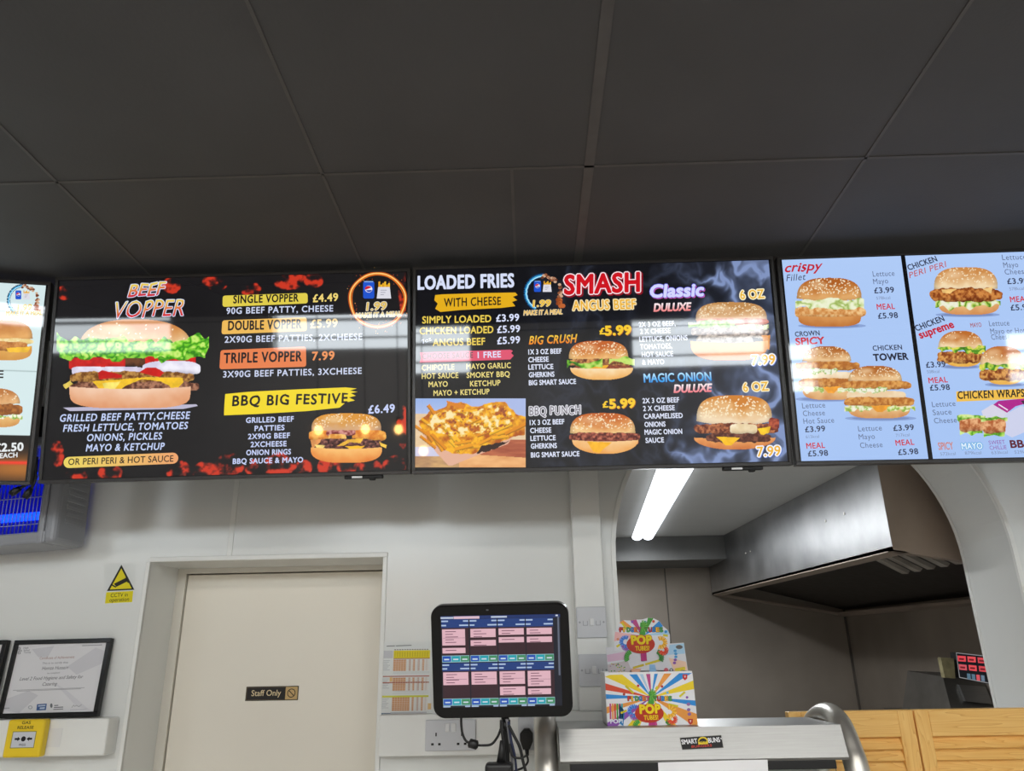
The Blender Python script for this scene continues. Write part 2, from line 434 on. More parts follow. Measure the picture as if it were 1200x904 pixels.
struct(MB().use(WPAINT).box((XL-.1, YF, 0), (XL, WY, 3.4)).build('wall_left'))
struct(MB().use(WPAINT).box((XR, YF, 0), (XR+.1, WY, 3.4)).build('wall_right'))
# ceiling boards over the counter, with painted cover strips on the joints
CYF = .5
cb = MB().use(CEILM).box((XL, CYF, CZ), (XR, WY, CZ+.05)).box((XL, CYF-.05, CZ-.0), (XR, CYF, 3.4))
struct(cb.build('ceiling'))
k = 0
JX = [-4.69, -4.08, -3.48, -2.87, -2.26, -1.66, -1.05, -.445, .155, .77, 1.375, 1.98, 2.58, 3.19, 3.79, 4.4]
g = MB().use(CEILG)
for x in JX:
    hw = .011 if abs(x-.155) < .01 else .0035
    g.box((x-hw, CYF, CZ-.0022), (x+hw, WY, CZ+.001))
for y in (.22, 1.42): g.box((XL, y-.0035, CZ-.0022), (XR, y+.0035, CZ+.001))
g.box((-.022, 1.42, CZ-.0018), (-.015, WY, CZ+.001))
struct(g.build('trim_1'))
# higher ceiling of the shop and its front wall with four transom windows
struct(MB().use(CEILM).box((XL, YF, 3.35), (XR, CYF, 3.4)).build('ceiling_front'))
WX = [(-4.7, -3.1), (-2.2, -.53), (.95, 2.3), (3.9, 5.0)]; WZ0, WZ1 = EYE+1.08, EYE+1.60
fw = MB().use(WPAINT)
fw.prism([[(XL, 0), (XR, 0), (XR, 3.4), (XL, 3.4)]]+[[(a, WZ0), (b, WZ0), (b, WZ1), (a, WZ1)] for a, b in WX], lambda a, b, d: (a, d, b), YF-.12, YF)
struct(fw.build('wall_front'))
for i, (a, b) in enumerate(WX):
    f = MB().use(TRIMW)
    for z0, z1 in ((WZ0, WZ0+.035), (WZ1-.035, WZ1), (WZ0+.13, WZ0+.15), (WZ0+.30, WZ0+.33)): f.box((a, YF-.08, z0), (b, YF-.03, z1))
    for x0, x1 in ((a, a+.035), (b-.035, b)): f.box((x0, YF-.08, WZ0), (x1, YF-.03, WZ1))
    fo = struct(f.build('window_%d' % (i+1)))
    lamp('window_daylight', b-a-.1, WINDOW_POWER*(b-a)/1.6*(.55 if a < -3 else 1), (.88, .95, 1.), ((a+b)/2, YF-.13, (WZ0+WZ1)/2), (math.radians(90), 0, 0), fo, WZ1-WZ0-.08)

# doorway to the staff room
DY = WY+.19
d = MB().use(DOORJ)
d.box((DX0, DY, 0), (DX0+.028, WY+WT, DTOP)).box((DX1-.028, DY, 0), (DX1, WY+WT, DTOP)).box((DX0+.028, DY, DTOP-.016), (DX1-.028, WY+WT, DTOP))
fr_ = struct(d.build('trim_2'))
dd = struct(MB().use(DOORM).box((DX0+.031, DY+.008, .006), (DX1-.031, DY+.05, DTOP-.020), .002).build('door_1'))
h = MB().use(STEELP).tube([(DX1-.09, DY+.01, 1.0), (DX1-.09, DY-.04, 1.0), (DX1-.2, DY-.045, 1.0)], .009)
h.box((DX1-.115, DY, .93), (DX1-.065, DY+.012, 1.07), .004); h.build('door_handle', None, dd)
t = MB().use(TRIMW)
t.box((DX0-.004, WY-.006, DTOP), (DX1+.014, WY+.004, DTOP+.014), .002).box((DX1, WY-.0055, 0), (DX1+.0135, WY+.004, DTOP), .002).box((DX0-.012, WY-.0055, 0), (DX0, WY+.004, DTOP), .002)
struct(t.build('trim_3'))
struct(MB().use(TRIMW).box((-.920, WY-.004, DTOP+.014), (-.904, WY+.002, CZ), .0015).build('trim_4'))
# bead round the arch
def arch_pt(r, a): return (AC+r*math.cos(a), AS+r*.98*math.sin(a))
bead = MB().use(TRIMW)
outer = [(AC+AR+.012, SILL)]+[arch_pt(AR+.012, math.pi*k/40) for k in range(41)]+[(AC-AR-.012, SILL)]
inner = [(AC-AR+.001, SILL)]+[arch_pt(AR-.001, math.pi*(40-k)/40) for k in range(41)]+[(AC+AR-.001, SILL)]
for yy in ((WY-.005, WY+.006), (WY+WT-.012, WY+WT+.004)):
    n = len(outer)
    inn = inner[::-1]
    for i in range(n-1):
        a, b, c, e = outer[i], outer[i+1], inn[i+1], inn[i]
        bead.hexa([(a[0], yy[0], a[1]), (b[0], yy[0], b[1]), (c[0], yy[0], c[1]), (e[0], yy[0], e[1]),
                   (a[0], yy[1], a[1]), (b[0], yy[1], b[1]), (c[0], yy[1], c[1]), (e[0], yy[1], e[1])])
struct(bead.build('trim_5'))

# kitchen seen through the arch
KY, KX0, KX1 = 5.40, -1.1, 2.14
struct(MB().use(KWALL).box((KX0, KY, 0), (KX1+.05, KY+.06, 2.6)).build('wall_kitchen_back'))
struct(MB().use(KWALL).box((KX1, WY+WT, 0), (KX1+.06, KY, 2.6)).build('wall_kitchen_right'))
struct(MB().use(KWALL).box((KX0-.06, WY+WT, 0), (KX0, KY+.06, 2.6)).build('wall_kitchen_left'))
ks = MB().use(KSEAM)
for x in (.94, ): ks.box((x-.004, KY-.006, 0), (x+.004, KY+.001, EYE+.56))
ks.box((KX1-.012, KY-.012, 0), (KX1, KY, EYE+.56))
struct(ks.build('trim_6'))
def kz(y): return EYE+.65+(y-2.57)*.024
kc = MB().use(WPAINT)
kc.hexa([(KX0, WY+WT, kz(2.57)), (KX1, WY+WT, kz(2.57)), (KX1, 4.92, kz(4.92)), (KX0, 4.92, kz(4.92)),
         (KX0, WY+WT, 2.6), (KX1, WY+WT, 2.6), (KX1, 4.92, 2.6), (KX0, 4.92, 2.6)])
kc.use(SOFF).box((KX0, 4.90, EYE+.556), (KX1, KY, 2.6))
struct(kc.build('ceiling_kitchen'))

# ------------------------------------------------------------------ menu screens
def project(p):
    q = p-CAM; x, y, z = q@AX, q@AY, q@AF
    return 600+FPX*x/z, 452-FPX*y/z
TW, TH = .972, .562
LX0, LX1, LZ0, LZ1 = -TW/2+.013, TW/2-.013, -TH/2+.011, TH/2-.010
def full_paint(M, nx=440, nz=250, x0=LX0, x1=LX1, z0=LZ0, z1=LZ1):
    A = np.array(M); gx, gz = np.meshgrid(np.linspace(x0, x1, nx), np.linspace(z1, z0, nz))
    W = A[:3, 3]+gx[..., None]*A[:3, 0]+.002*A[:3, 1]+gz[..., None]*A[:3, 2]
    pr = Paint(0, 0, 10, 10, 1); pr.X, pr.Y = project(W); pr.c = np.zeros(gx.shape+(3,)); pr.a = np.ones(gx.shape)
    pr.b = (pr.X.min(), pr.Y.min(), pr.X.max(), pr.Y.max()); pr.gx = gx; pr.gz = gz
    return pr
def make_tv(q, label, sensor_side=True):
    M = pose(q); root = thing('menu_television', label, 'television', group='menu televisions in a row above the counter', M=M)
    b = MB().use(BEZEL)
    x, z, bw = TW/2, TH/2, .0085
    b.use(BEZELG).box((-x, 0, z-.008), (x, .028, z), .0015).box((-x, 0, -z+.009), (-x+bw, .028, z-.008), .0012).box((x-bw, 0, -z+.009), (x, .028, z-.008), .0012)
    b.box((-x, -.001, -z), (x, .028, -z+.0095), .0015)
    b.build('bezel', None, root)
    c = MB().use(BACKP).box((-x+.01, .012, -z+.01), (x-.01, .045, z-.01), .004)
    c.hexa([(-.33, .045, -.24), (.33, .045, -.24), (.33, .045, .12), (-.33, .045, .12), (-.30, .075, -.21), (.30, .075, -.21), (.30, .075, .09), (-.30, .075, .09)])
    c.build('back_cover', None, root)
    s_ = MB().use(BACKP).box((x-.175, .004, -z-.009), (x-.075, .024, -z), .002).box((x-.11, .002, -z-.014), (x-.095, .02, -z-.006), .003)
    s_ = s_.build('sensor_strip', None, root)
    MB().use(CARD).box((x-.155, .0035, -z-.0072), (x-.128, .005, -z-.0022)).build('sticker', None, s_)['label'] = 'small white sticker'
    # arms back to the wall
    br = MB().use(BACKP); iv = M.inverted()
    for xx in (-.2, .2):
        br.box((xx-.02, .07, -.18), (xx+.02, .08, .08))
        for zz in (-.14, .04):
            p = M @ Vector((xx, .075, zz)); e = iv @ Vector((p.x, WY-.004, p.z)); br.tube([(xx, .072, zz), tuple(e)], .011, 8)
    p = M @ Vector((0, 0, 0)); e = [iv @ Vector((p.x+sx*.27, WY-.007, p.z+sz)) for sx, sz in ((-1, -.16), (1, -.16), (1, .08), (-1, .08))]
    e2 = [iv @ Vector((p.x+sx*.27, WY-.0012, p.z+sz)) for sx, sz in ((-1, -.16), (1, -.16), (1, .08), (-1, .08))]
    br.hexa([tuple(v) for v in e]+[tuple(v) for v in e2]); br.build('wall_bracket', None, root)
    G = Gfx(M, -.0020)
    G.raw([(-x+bw-.001, -z+.009), (x-bw+.001, -z+.009), (x-bw+.001, z-.007), (-x+bw-.001, z-.007)], [(0, 1, 2, 3)], (9, 9, 11), 0)
    return M, root, G

def burger_px(G, x0, y0, x1, y1, fn, layer=4, step=.55):
    p = Paint(x0, y0, x1, y1, step); fn(p); G.image(p, layer)
def ember(p, x0, x1, y0, y1, seed, k=1., hot=.25):
    m = np.clip(1-((p.X-(x0+x1)/2)/((x1-x0)/2))**2-((p.Y-(y0+y1)/2)/((y1-y0)/2))**2, 0, 1)
    n = fnoise(p.X, p.Y*1.1, 10, seed, 4); w = np.clip((np.minimum(m*1.3, .6)+n-1.02)*5, 0, 1)*k*np.clip(m*8, 0, 1)
    col = p.mix((110, 16, 14), (214, 58, 36), np.clip((n-.45)*4+hot, 0, 1))
    p.c = p.c*(1-w[..., None])+col*w[..., None]
def glow(p, cx, cy, rx, ry, c, k):
    w = np.clip(1-((p.X-cx)/rx)**2-((p.Y-cy)/ry)**2, 0, 1)**1.5*k; p.c = p.c*(1-w[..., None])+np.array(c, float)*w[..., None]
def drink_deal(G, cx, cy, s, ring):
    """round offer badge: can of drink, bag of chips, price"""
    if ring == 'fire':
        for r, wd, cc in ((1.0, .085, (235, 120, 30)), (1.0, .04, (255, 214, 130)), (.94, .03, (220, 110, 30)), (1.05, .025, (190, 80, 20))):
            pts = [(cx+s*r*math.cos(a)*(1+.02*math.sin(5*a+r*9)), cy+s*r*.97*math.sin(a)) for a in np.linspace(0, 6.2832, 49)]
            G.line(pts, s*wd, cc, 3+r*.2+(.3 if cc[1] > 200 else 0))
        rr = random.Random(4)
        for i in range(90):
            a = rr.uniform(0, 6.28); r = s*rr.uniform(.78, 1.2); G.ell(cx+r*math.cos(a), cy+r*math.sin(a), .5, .5, rr.choice([(250, 190, 110), (210, 90, 40), (170, 60, 30)]), 2.6, n=5)
    else:
        for r, wd, cc in ((1.0, .24, (18, 70, 120) if ring == 'dark' else (30, 60, 90)), (.98, .13, (60, 170, 225)), (.95, .05, (190, 235, 250))):
            pts = [(cx+s*r*math.cos(a)*(1+.03*math.sin(23*a)), cy+s*r*math.sin(a)) for a in np.linspace(2.0, 4.75, 26)]
            G.line(pts, s*wd, cc, 2+(1-wd))
        rr = random.Random(3)
        for i in range(26):
            a = rr.uniform(-1.75, .25); r = s*rr.uniform(.9, 1.08); G.ell(cx+r*math.cos(a), cy+r*math.sin(a)*.98, s*.1, s*.08, rr.choice([(150, 90, 60), (110, 60, 40), (210, 170, 140)]), 3, n=8)
        for i in range(7): G.ell(cx+s*rr.uniform(.85, 1.15), cy+s*rr.uniform(.35, .75), s*.14, s*.13, rr.choice([(140, 66, 30), (190, 100, 50)]), 3, n=8)
    w, h = s*.40, s*.62; x0, y0 = cx-s*.52, cy-s*.68
    G.poly([(x0+w*.1, y0), (x0+w*.9, y0), (x0+w, y0+h*.08), (x0+w, y0+h*.93), (x0+w*.9, y0+h), (x0+w*.1, y0+h), (x0, y0+h*.93), (x0, y0+h*.08)], (30, 84, 205), 4)
    G.rect(x0+w*.1, y0-h*.02, x0+w*.9, y0+h*.06, (120, 160, 220), 4.3)
    G.ell(x0+w*.5, y0+h*.45, w*.33, h*.2, (240, 240, 250), 4.6); G.ell(x0+w*.47, y0+h*.42, w*.3, h*.15, (205, 30, 55), 4.9, 150, 345)
    G.ell(x0+w*.52, y0+h*.5, w*.26, h*.12, (20, 60, 170), 4.9, 0, 180)
    x0 = cx-s*.02; w = s*.5
    for i in range(6):
        a = x0+w*(.1+.14*i); G.poly([(a, y0+h*(.02+.09*((i*2) % 3))), (a+w*.13, y0+h*(.0+.09*((i*2) % 3))), (a+w*.13, y0+h*.5), (a, y0+h*.5)], (244, 190, 50) if i % 2 else (226, 160, 36), 4+.1*(i % 2))
    G.poly([(x0+w*.08, y0+h*.33), (x0+w*.92, y0+h*.33), (x0+w*1.02, y0+h), (x0-w*.02, y0+h)], (222, 222, 232), 4.4)
    for i in range(3): G.rect(x0+w*.25, y0+h*(.5+.13*i), x0+w*(.7-.1*i), y0+h*(.53+.13*i), (130, 130, 150), 4.7)
# --- burgers (layers in fractions of the picture)
MEAT = ((70, 34, 22), (150, 92, 62)); FRIED = ((176, 104, 40), (226, 164, 86)); FRIEDD = ((128, 58, 20), (214, 140, 70))
def big_burger(p):
    p.bun(.145, .885, .0, .36, (206, 132, 62), (242, 206, 158), 46, 1, 2.3, .05)
    p.slab(.34, .60, .43, .53, (70, 40, 24), (110, 66, 38), 5, .5)
    p.slab(.08, .45, .43, .58, (168, 14, 18), (216, 40, 34), 9, .4, 4, 0, 6); p.slab(.58, .91, .39, .56, (176, 14, 16), (226, 34, 26), 9, .4, 5, 0, 6)
    p.slab(.10, .57, .53, .655, (206, 196, 222), (240, 236, 250), 12, .5, 6, .1); p.slab(.56, .94, .48, .63, (214, 208, 232), (246, 244, 255), 12, .5, 7, -.12)
    p.slab(.085, .90, .59, .72, (112, 66, 24), (196, 146, 76), 3.2, 1.2, 8)
    p.slab(.08, .93, .70, .825, (84, 46, 34), (178, 124, 96), 3.0, 1.3, 9)
    p.tri([(.27, .60), (.30, .575), (.36, .60), (.43, .63), (.43, .66), (.28, .675)], (196, 26, 24)); p.tri([(.54, .60), (.58, .55), (.65, .545), (.70, .60), (.67, .65), (.61, .63)], (206, 28, 24))
    p.tri([(.04, .74), (.09, .69), (.11, .73), (.06, .79)], (226, 200, 90))
    p.tri([(.235, .70), (.45, .675), (.60, .65), (.82, .66), (.825, .71), (.765, .82), (.735, .75), (.68, .70), (.56, .675), (.46, .74), (.355, .875), (.32, .87)], (246, 196, 44))
    p.tri([(.30, .72), (.42, .70), (.36, .84), (.33, .84)], (244, 224, 110))
    p.base(.085, .875, .785, 1.0, (246, 206, 176), (222, 146, 98), 3, 5)
    p.leaf(.02, .97, .22, .50, 13, ((40, 120, 14), (90, 180, 30), (150, 216, 70)), .3, 9, .1); p.leaf(.0, .995, .15, .48, 3, ((40, 128, 14), (112, 204, 34), (206, 240, 120)), .42, 8, .15)
def festive(p):
    p.bun(.03, .93, .0, .40, (222, 150, 52), (214, 170, 130), 90, 2, 2.8, .1)
    p.slab(.0, .36, .34, .55, (216, 120, 34), (248, 180, 84), 6, .7, 3); p.slab(.55, .99, .34, .56, (216, 120, 34), (250, 186, 84), 6, .7, 4)
    p.slab(.22, .60, .34, .46, (120, 36, 34), (216, 150, 140), 3, .8, 5); p.slab(.26, .48, .42, .57, (220, 140, 50), (250, 200, 110), 5, .6, 6)
    p.slab(.05, .93, .52, .70, (48, 20, 22), (150, 96, 84), 2.4, 1, 7); p.slab(.05, .93, .64, .80, (50, 22, 22), (142, 88, 80), 2.4, 1, 8)
    p.tri([(.02, .54), (.16, .52), (.14, .60), (.04, .72)], (226, 150, 84)); p.tri([(.36, .66), (.50, .53), (.70, .51), (.66, .60), (.52, .59), (.44, .66)], (244, 186, 60))
    p.tri([(.07, .63), (.21, .65), (.14, .77)], (248, 214, 120)); p.tri([(.46, .66), (.72, .66), (.58, .80)], (250, 190, 40)); p.tri([(.90, .58), (1., .64), (.99, .71), (.92, .67)], (244, 196, 70))
    p.base(.02, .94, .72, 1.0, (250, 190, 110), (226, 120, 44), 3, 3.2)
def classic(p):
    p.bun(.09, .93, .0, .34, (196, 142, 84), (236, 196, 156), 120, 3, 2.8, .05)
    p.slab(.1, .95, .28, .40, (206, 120, 100), (240, 190, 170), 6, .6, 3)
    p.slab(.03, .95, .42, .60, (110, 88, 76), (200, 176, 160), 3, 1, 4); p.slab(.10, .92, .58, .76, (120, 104, 92), (204, 190, 176), 3, 1, 5)
    p.tri([(.75, .60), (.95, .66), (1., .62), (.93, .74), (.8, .80)], (60, 40, 30))
    p.leaf(.0, .55, .30, .52, 5, ((110, 150, 60), (170, 206, 110), (224, 236, 180)), .4); p.leaf(.50, .95, .36, .54, 7, ((140, 150, 100), (196, 206, 150), (232, 236, 200)), .4)
    p.tri([(.36, .76), (.5, .70), (.62, .78), (.5, .84)], (240, 196, 90)); p.tri([(.86, .58), (.97, .56), (.96, .82), (.91, .80)], (232, 150, 60))
    p.base(.03, .94, .70, 1.0, (236, 186, 104), (206, 110, 40), 3, 3.4)
def magic(p):
    p.bun(.03, .92, .0, .56, (208, 128, 42), (244, 220, 184), 150, 4, 2.7, .14)
    p.slab(.0, .99, .52, .72, (96, 40, 26), (196, 120, 76), 2.6, 1.1, 3); p.slab(.42, .74, .53, .72, (232, 208, 164), (250, 236, 204), 8, .5, 4)
    p.slab(.14, .92, .70, .88, (70, 32, 26), (130, 78, 60), 2.6, 1, 5); p.slab(.88, 1.0, .42, .64, (120, 40, 32), (190, 90, 60), 3, .8, 5)
    p.tri([(.26, .76), (.54, .78), (.44, .93), (.38, .93)], (248, 190, 30)); p.tri([(.74, .62), (.90, .57), (.88, .70), (.80, .74)], (248, 196, 34))
    p.base(.0, .96, .80, 1.0, (240, 170, 100), (196, 104, 50), 3, 2.2)
    p.slab(.14, .90, .72, .87, (74, 34, 28), (132, 80, 62), 2.6, 1, 5); p.tri([(.26, .76), (.54, .78), (.44, .93), (.38, .93)], (248, 190, 30))
def crush(p):
    p.bun(.03, .90, .0, .53, (196, 96, 30), (240, 190, 120), 110, 5, 2.6, .12)
    p.slab(.03, .97, .46, .66, (96, 50, 26), (226, 160, 90), 3, 1, 3); p.slab(.10, .95, .62, .80, (110, 36, 24), (160, 80, 50), 3, 1, 4)
    p.tri([(.30, .66), (.62, .62), (.50, .84), (.42, .84)], (246, 176, 40))
    p.leaf(.0, .52, .44, .78, 5, ((30, 92, 12), (104, 176, 30), (200, 226, 110)), .5); p.leaf(.62, .99, .34, .72, 8, ((30, 92, 12), (104, 186, 30), (200, 226, 110)), .5)
    p.base(.05, .97, .72, 1.0, (250, 222, 176), (236, 160, 66), 3, 2.4)
def punch(p):
    p.bun(.01, .93, .0, .56, (198, 96, 28), (244, 200, 136), 110, 6, 2.6, .10)
    p.slab(.0, .99, .48, .72, (84, 26, 22), (196, 110, 84), 2.6, 1, 3); p.slab(.05, .97, .66, .80, (96, 30, 26), (150, 70, 56), 3, 1, 4)
    p.base(.04, .97, .70, 1.0, (248, 206, 150), (232, 150, 64), 3, 2.2); p.tri([(.25, .70), (.60, .72), (.42, .98), (.34, .96)], (248, 180, 40))
def fillet(p):
    p.bun(.04, .93, .0, .48, (176, 96, 34), (226, 170, 106), 140, 7, 2.5, .1)
    p.slab(.02, .99, .58, .84, (206, 136, 70), (244, 200, 140), 3.4, 1, 3, .0)
    p.leaf(.02, .96, .40, .68, 4, ((150, 176, 84), (208, 222, 160), (240, 244, 214)), .35)
    p.base(.06, .92, .80, 1.0, (216, 150, 84), (186, 110, 50), 3, 4)
def tower(p):
    p.bun(.10, .82, .0, .30, (176, 100, 36), (236, 196, 144), 60, 8, 2.4, .02)
    p.slab(.0, .95, .29, .46, FRIED[0], FRIED[1], 3, .7, 3); p.leaf(.05, .62, .40, .56, 4, ((140, 176, 70), (220, 230, 190), (240, 236, 220)), .4)
    p.slab(.08, .87, .47, .66, (236, 206, 164), (248, 230, 200), 12, .4, 5); p.leaf(.1, .60, .42, .54, 6, ((140, 176, 70), (226, 232, 200), (246, 240, 226)), .4)
    p.slab(.04, .99, .60, .78, FRIED[0], FRIED[1], 3, .7, 6); p.base(.10, .93, .78, 1.0, (240, 204, 150), (206, 140, 80), 3, 4)
    p.leaf(.05, .42, .74, .90, 7, ((140, 170, 60), (216, 226, 170), (246, 240, 226)), .4); p.tri([(.40, .76), (.68, .75), (.56, .88), (.48, .88)], (240, 160, 50)); p.leaf(.62, 1.0, .74, .90, 9, ((120, 160, 50), (206, 220, 130), (240, 240, 210)), .4)
def peri(p):
    p.bun(.06, .93, .0, .47, (206, 140, 76), (246, 222, 180), 80, 9, 2.8, .02)
    p.base(.12, .95, .76, 1.0, (236, 190, 130), (206, 134, 76), 3, 3.6); p.leaf(.08, .97, .60, .92, 4, ((60, 120, 24), (180, 206, 90), (240, 240, 220)), .4)
    p.slab(.0, .99, .44, .73, FRIEDD[0], FRIEDD[1], 3, 1.3, 3); p.tri([(.16, .47), (.38, .46), (.28, .56), (.18, .54)], (240, 196, 120)); p.tri([(.72, .46), (.86, .42), (.84, .56)], (240, 200, 130))
def supreme(p):
    p.bun(.02, .93, .0, .50, (190, 110, 44), (244, 216, 172), 20, 11, 2.4, .0)
    p.base(.14, .90, .78, 1.0, (248, 206, 110), (226, 160, 60), 3, 2.6); p.slab(.0, .99, .58, .90, FRIEDD[0], FRIED[1], 2.6, 1.2, 3)
    p.leaf(.0, .99, .40, .66, 4, ((50, 110, 20), (120, 180, 50), (230, 220, 90)), .45)
def plain_bun(p):
    p.bun(.0, .98, .0, .50, (196, 122, 52), (232, 172, 100), 0, 3, 2.6, .05); p.base(.05, .97, .68, 1.0, (230, 176, 90), (206, 140, 60), 3, 4)
    p.slab(.0, 1., .46, .62, (236, 206, 130), (250, 236, 190), 6, .8, 4); p.slab(.1, .9, .54, .76, (176, 104, 40), (216, 150, 80), 4, 1, 5); p.tri([(.55, .70), (.95, .66), (.9, .80), (.6, .80)], (244, 190, 50))
def fillet_bun(p):
    p.bun(.0, .95, .0, .42, (190, 120, 60), (236, 186, 130), 30, 3, 2.4, .05); p.base(.05, .95, .74, 1.0, (236, 190, 120), (206, 140, 70), 3, 4)
    p.slab(.0, 1., .40, .70, (136, 76, 28), (186, 116, 50), 3, 1, 5); p.leaf(.2, 1., .66, .82, 4, ((120, 170, 50), (220, 230, 170), (250, 246, 230)), .4)
def fries(p):
    X, Y = p.X, p.Y; x0, y0, x1, y1 = p.b; u = (X-x0)/(x1-x0); v = (Y-y0)/(y1-y0)
    p.put(np.ones_like(X), p.mix((150, 178, 232), (196, 204, 232), v*2.2))
    n = fnoise(X, Y*3, 16, 3)
    p.put(v > .22+.0*u, p.mix((222, 190, 150), (240, 214, 176), n)*np.where((u < .5)[..., None], 1, 1)); p.put((v > .70) & (v < .84) & (u < .35), (206, 206, 232)); p.put((v > .84) & (u < .5), p.mix((150, 110, 90), (236, 190, 120), n))
    p.put((v > .60) & (u > .45), p.mix((150, 70, 50), (206, 120, 80), fnoise(X*.5, Y*4, 9, 4))); p.put((v > .80) & (u > .40)&(v>.80+.1*(u-.4)), p.mix((220, 150, 90), (246, 190, 130), n))
    p.put((v < .30) & (u > .5) & (v < .26), (170, 186, 230))
    pile = p.inside([(x0+(x1-x0)*a, y0+(y1-y0)*b) for a, b in ((.03, .32), (.14, .20), (.28, .13), (.30, .04), (.42, .06), (.52, .12), (.66, .06), (.82, .06), (.90, .20), (1.0, .28), (1.0, .52), (.85, .58), (.72, .66), (.56, .80), (.34, .80), (.12, .62))], 1.5, 6)
    p.put(p.inside([(x0+(x1-x0)*a, y0+(y1-y0)*b) for a, b in ((.06, .50), (.20, .66), (.36, .78), (.60, .70), (.88, .56), (.84, .66), (.60, .80), (.34, .97), (.30, .97), (.20, .80))]), (228, 176, 150))
    n1 = fnoise(X, Y, 7, 11, 4); p.put(pile, p.mix((176, 84, 14), (252, 186, 30), np.clip((n1-.28)*2.4, 0, 1)))
    rr = random.Random(5)
    def stick(cx, cy, L, w, a, c):
        dx, dy = X-cx, Y-cy; s = dx*math.cos(a)+dy*math.sin(a); t = -dx*math.sin(a)+dy*math.cos(a); m = (np.abs(s) < L/2) & (np.abs(t) < w/2)
        p.put(m, np.array(c, float)*(1-.45*np.clip(t/(w/2), 0, 1)**2)[..., None])
    W, H = x1-x0, y1-y0
    for i in range(46):
        a = rr.uniform(.06, .95); b = rr.uniform(.30, .72) if i > 12 else rr.uniform(.14, .4)
        an = (.75 if a < .4 else -.25)+rr.uniform(-.3, .3)
        if b > .86-.7*abs(a-.42): continue
        stick(x0+W*a, y0+H*b, rr.uniform(14, 30), rr.uniform(3.5, 5.5), an, rr.choice([(244, 172, 26), (252, 190, 40), (226, 140, 20), (238, 158, 22)]))
    n2 = fnoise(X, Y, 4.5, 21, 3); top = p.inside([(x0+W*a, y0+H*b) for a, b in ((.10, .38), (.2, .22), (.36, .14), (.5, .2), (.66, .10), (.82, .12), (.9, .3), (.8, .42), (.66, .5), (.5, .52), (.36, .56), (.2, .5))], 2, 6)
    p.put(top & (n2 > .52), p.mix((244, 190, 60), (252, 232, 176), (n2-.5)*6)); p.put(top & (n2 < .33), p.mix((96, 40, 20), (190, 100, 50), n2*3))
    p.put(p.inside([(x0+W*a, y0+H*b) for a, b in ((.60, .68), (.85, .62), (.72, .74), (.56, .80))], 1), (50, 28, 24))
    p.put(p.inside([(x0+W*a, y0+H*b) for a, b in ((.28, .03), (.46, .10), (.44, .16), (.30, .09))]), (220, 130, 30))

# --- screen over the left of the doorway: large burger and its prices
M1, TV1, G = make_tv((-.7918, 1.8599, .7248, 1.334, 9.6, .521), 'black framed menu television showing a tall lettuce burger and vopper prices')
p = full_paint(M1); n = fnoise(p.X, p.Y, 60, 4)
p.c[:] = (26, 25, 27); p.c += (n-.5)[..., None]*10
for a in ((66, 88, 335, 350, 3), (190, 212, 326, 342, 5), (238, 252, 324, 334, 6), (240, 268, 322, 340, 2), (318, 362, 318, 338, 8), (282, 306, 332, 346, 9), (357, 378, 320, 336, 11), (468, 480, 314, 372, 12),
          (72, 112, 540, 562, 3), (115, 145, 546, 562, 4), (195, 225, 540, 562, 14), (222, 262, 542, 562, 15), (250, 288, 530, 558, 16), (286, 318, 538, 558, 17), (308, 350, 530, 558, 18), (345, 366, 540, 556, 19), (372, 396, 536, 556, 20), (394, 420, 532, 556, 21), (412, 450, 538, 556, 22), (448, 478, 534, 556, 23), (466, 480, 474, 530, 24), (60, 74, 515, 548, 25), (180, 262, 318, 322, 26)): 
    ember(p, a[0]-3, a[1]+3, a[2]-3, a[3]+4, a[4], .95)
G.image(p, 1)
G.text('BEEF', 150, 348.4, 195, 344.6, 14, (236, 214, 90), .02, .28, 4, 1, (WHITE, .035), (206, 30, 60), .05)
G.text('VOPPER', 135, 373.5, 215, 369.5, 19, (236, 214, 90), .0, .28, 4, 1, (WHITE, .03), (214, 24, 44), .04)
G.poly([(74, 478), (230, 474), (232, 476), (215, 479.5), (82, 482)], (190, 186, 210), 3)
burger_px(G, 66, 374, 246, 478.5, big_burger, 4)
for t_, a, b, c, e, hh in (('GRILLED BEEF PATTY,CHEESE', 70.2, 494.4, 222.5, 491, 8.3), ('FRESH LETTUCE, TOMATOES', 74, 506.2, 220, 502.8, 8), ('ONIONS, PICKLES', 102, 517.3, 189.7, 515, 8), ('MAYO & KETCHUP', 100.7, 529.2, 192.6, 527.2, 8)):
    G.text(t_, a, b, c, e, hh, (196, 210, 246), .022, .12, 4, 1.12)
def pill(G, x0, y0, x1, y1, hgt, c0, c1, layer, r=None):
    r = r or hgt/2; pts = []
    for cx, cy, a0 in ((x0+r, r, 90), (x1-r, r, -90)):
        for k in range(9):
            a = math.radians(a0+180*k/8); px_ = cx+r*math.cos(a); f = (px_-x0)/(x1-x0); pts.append((px_, y0+(y1-y0)*f+hgt/2-r*math.sin(a)*hgt/2/r))
    n0 = G.n; G.poly(pts, c0, layer); cc = G.c[-1]; w_ = np.array([(q[0]-x0)/(x1-x0) for q in pts])[:, None]
    cc[:] = linarr(np.array(c0, float)*(1-w_)+np.array(c1, float)*w_)
pill(G, 74.5, 536, 209, 530.5, 13, (236, 214, 100), (238, 164, 110), 3)
G.text('OR PERI PERI & HOT SAUCE', 80, 545.2, 203, 541.2, 7.3, (38, 30, 30), .012, 0, 4, 1.05)
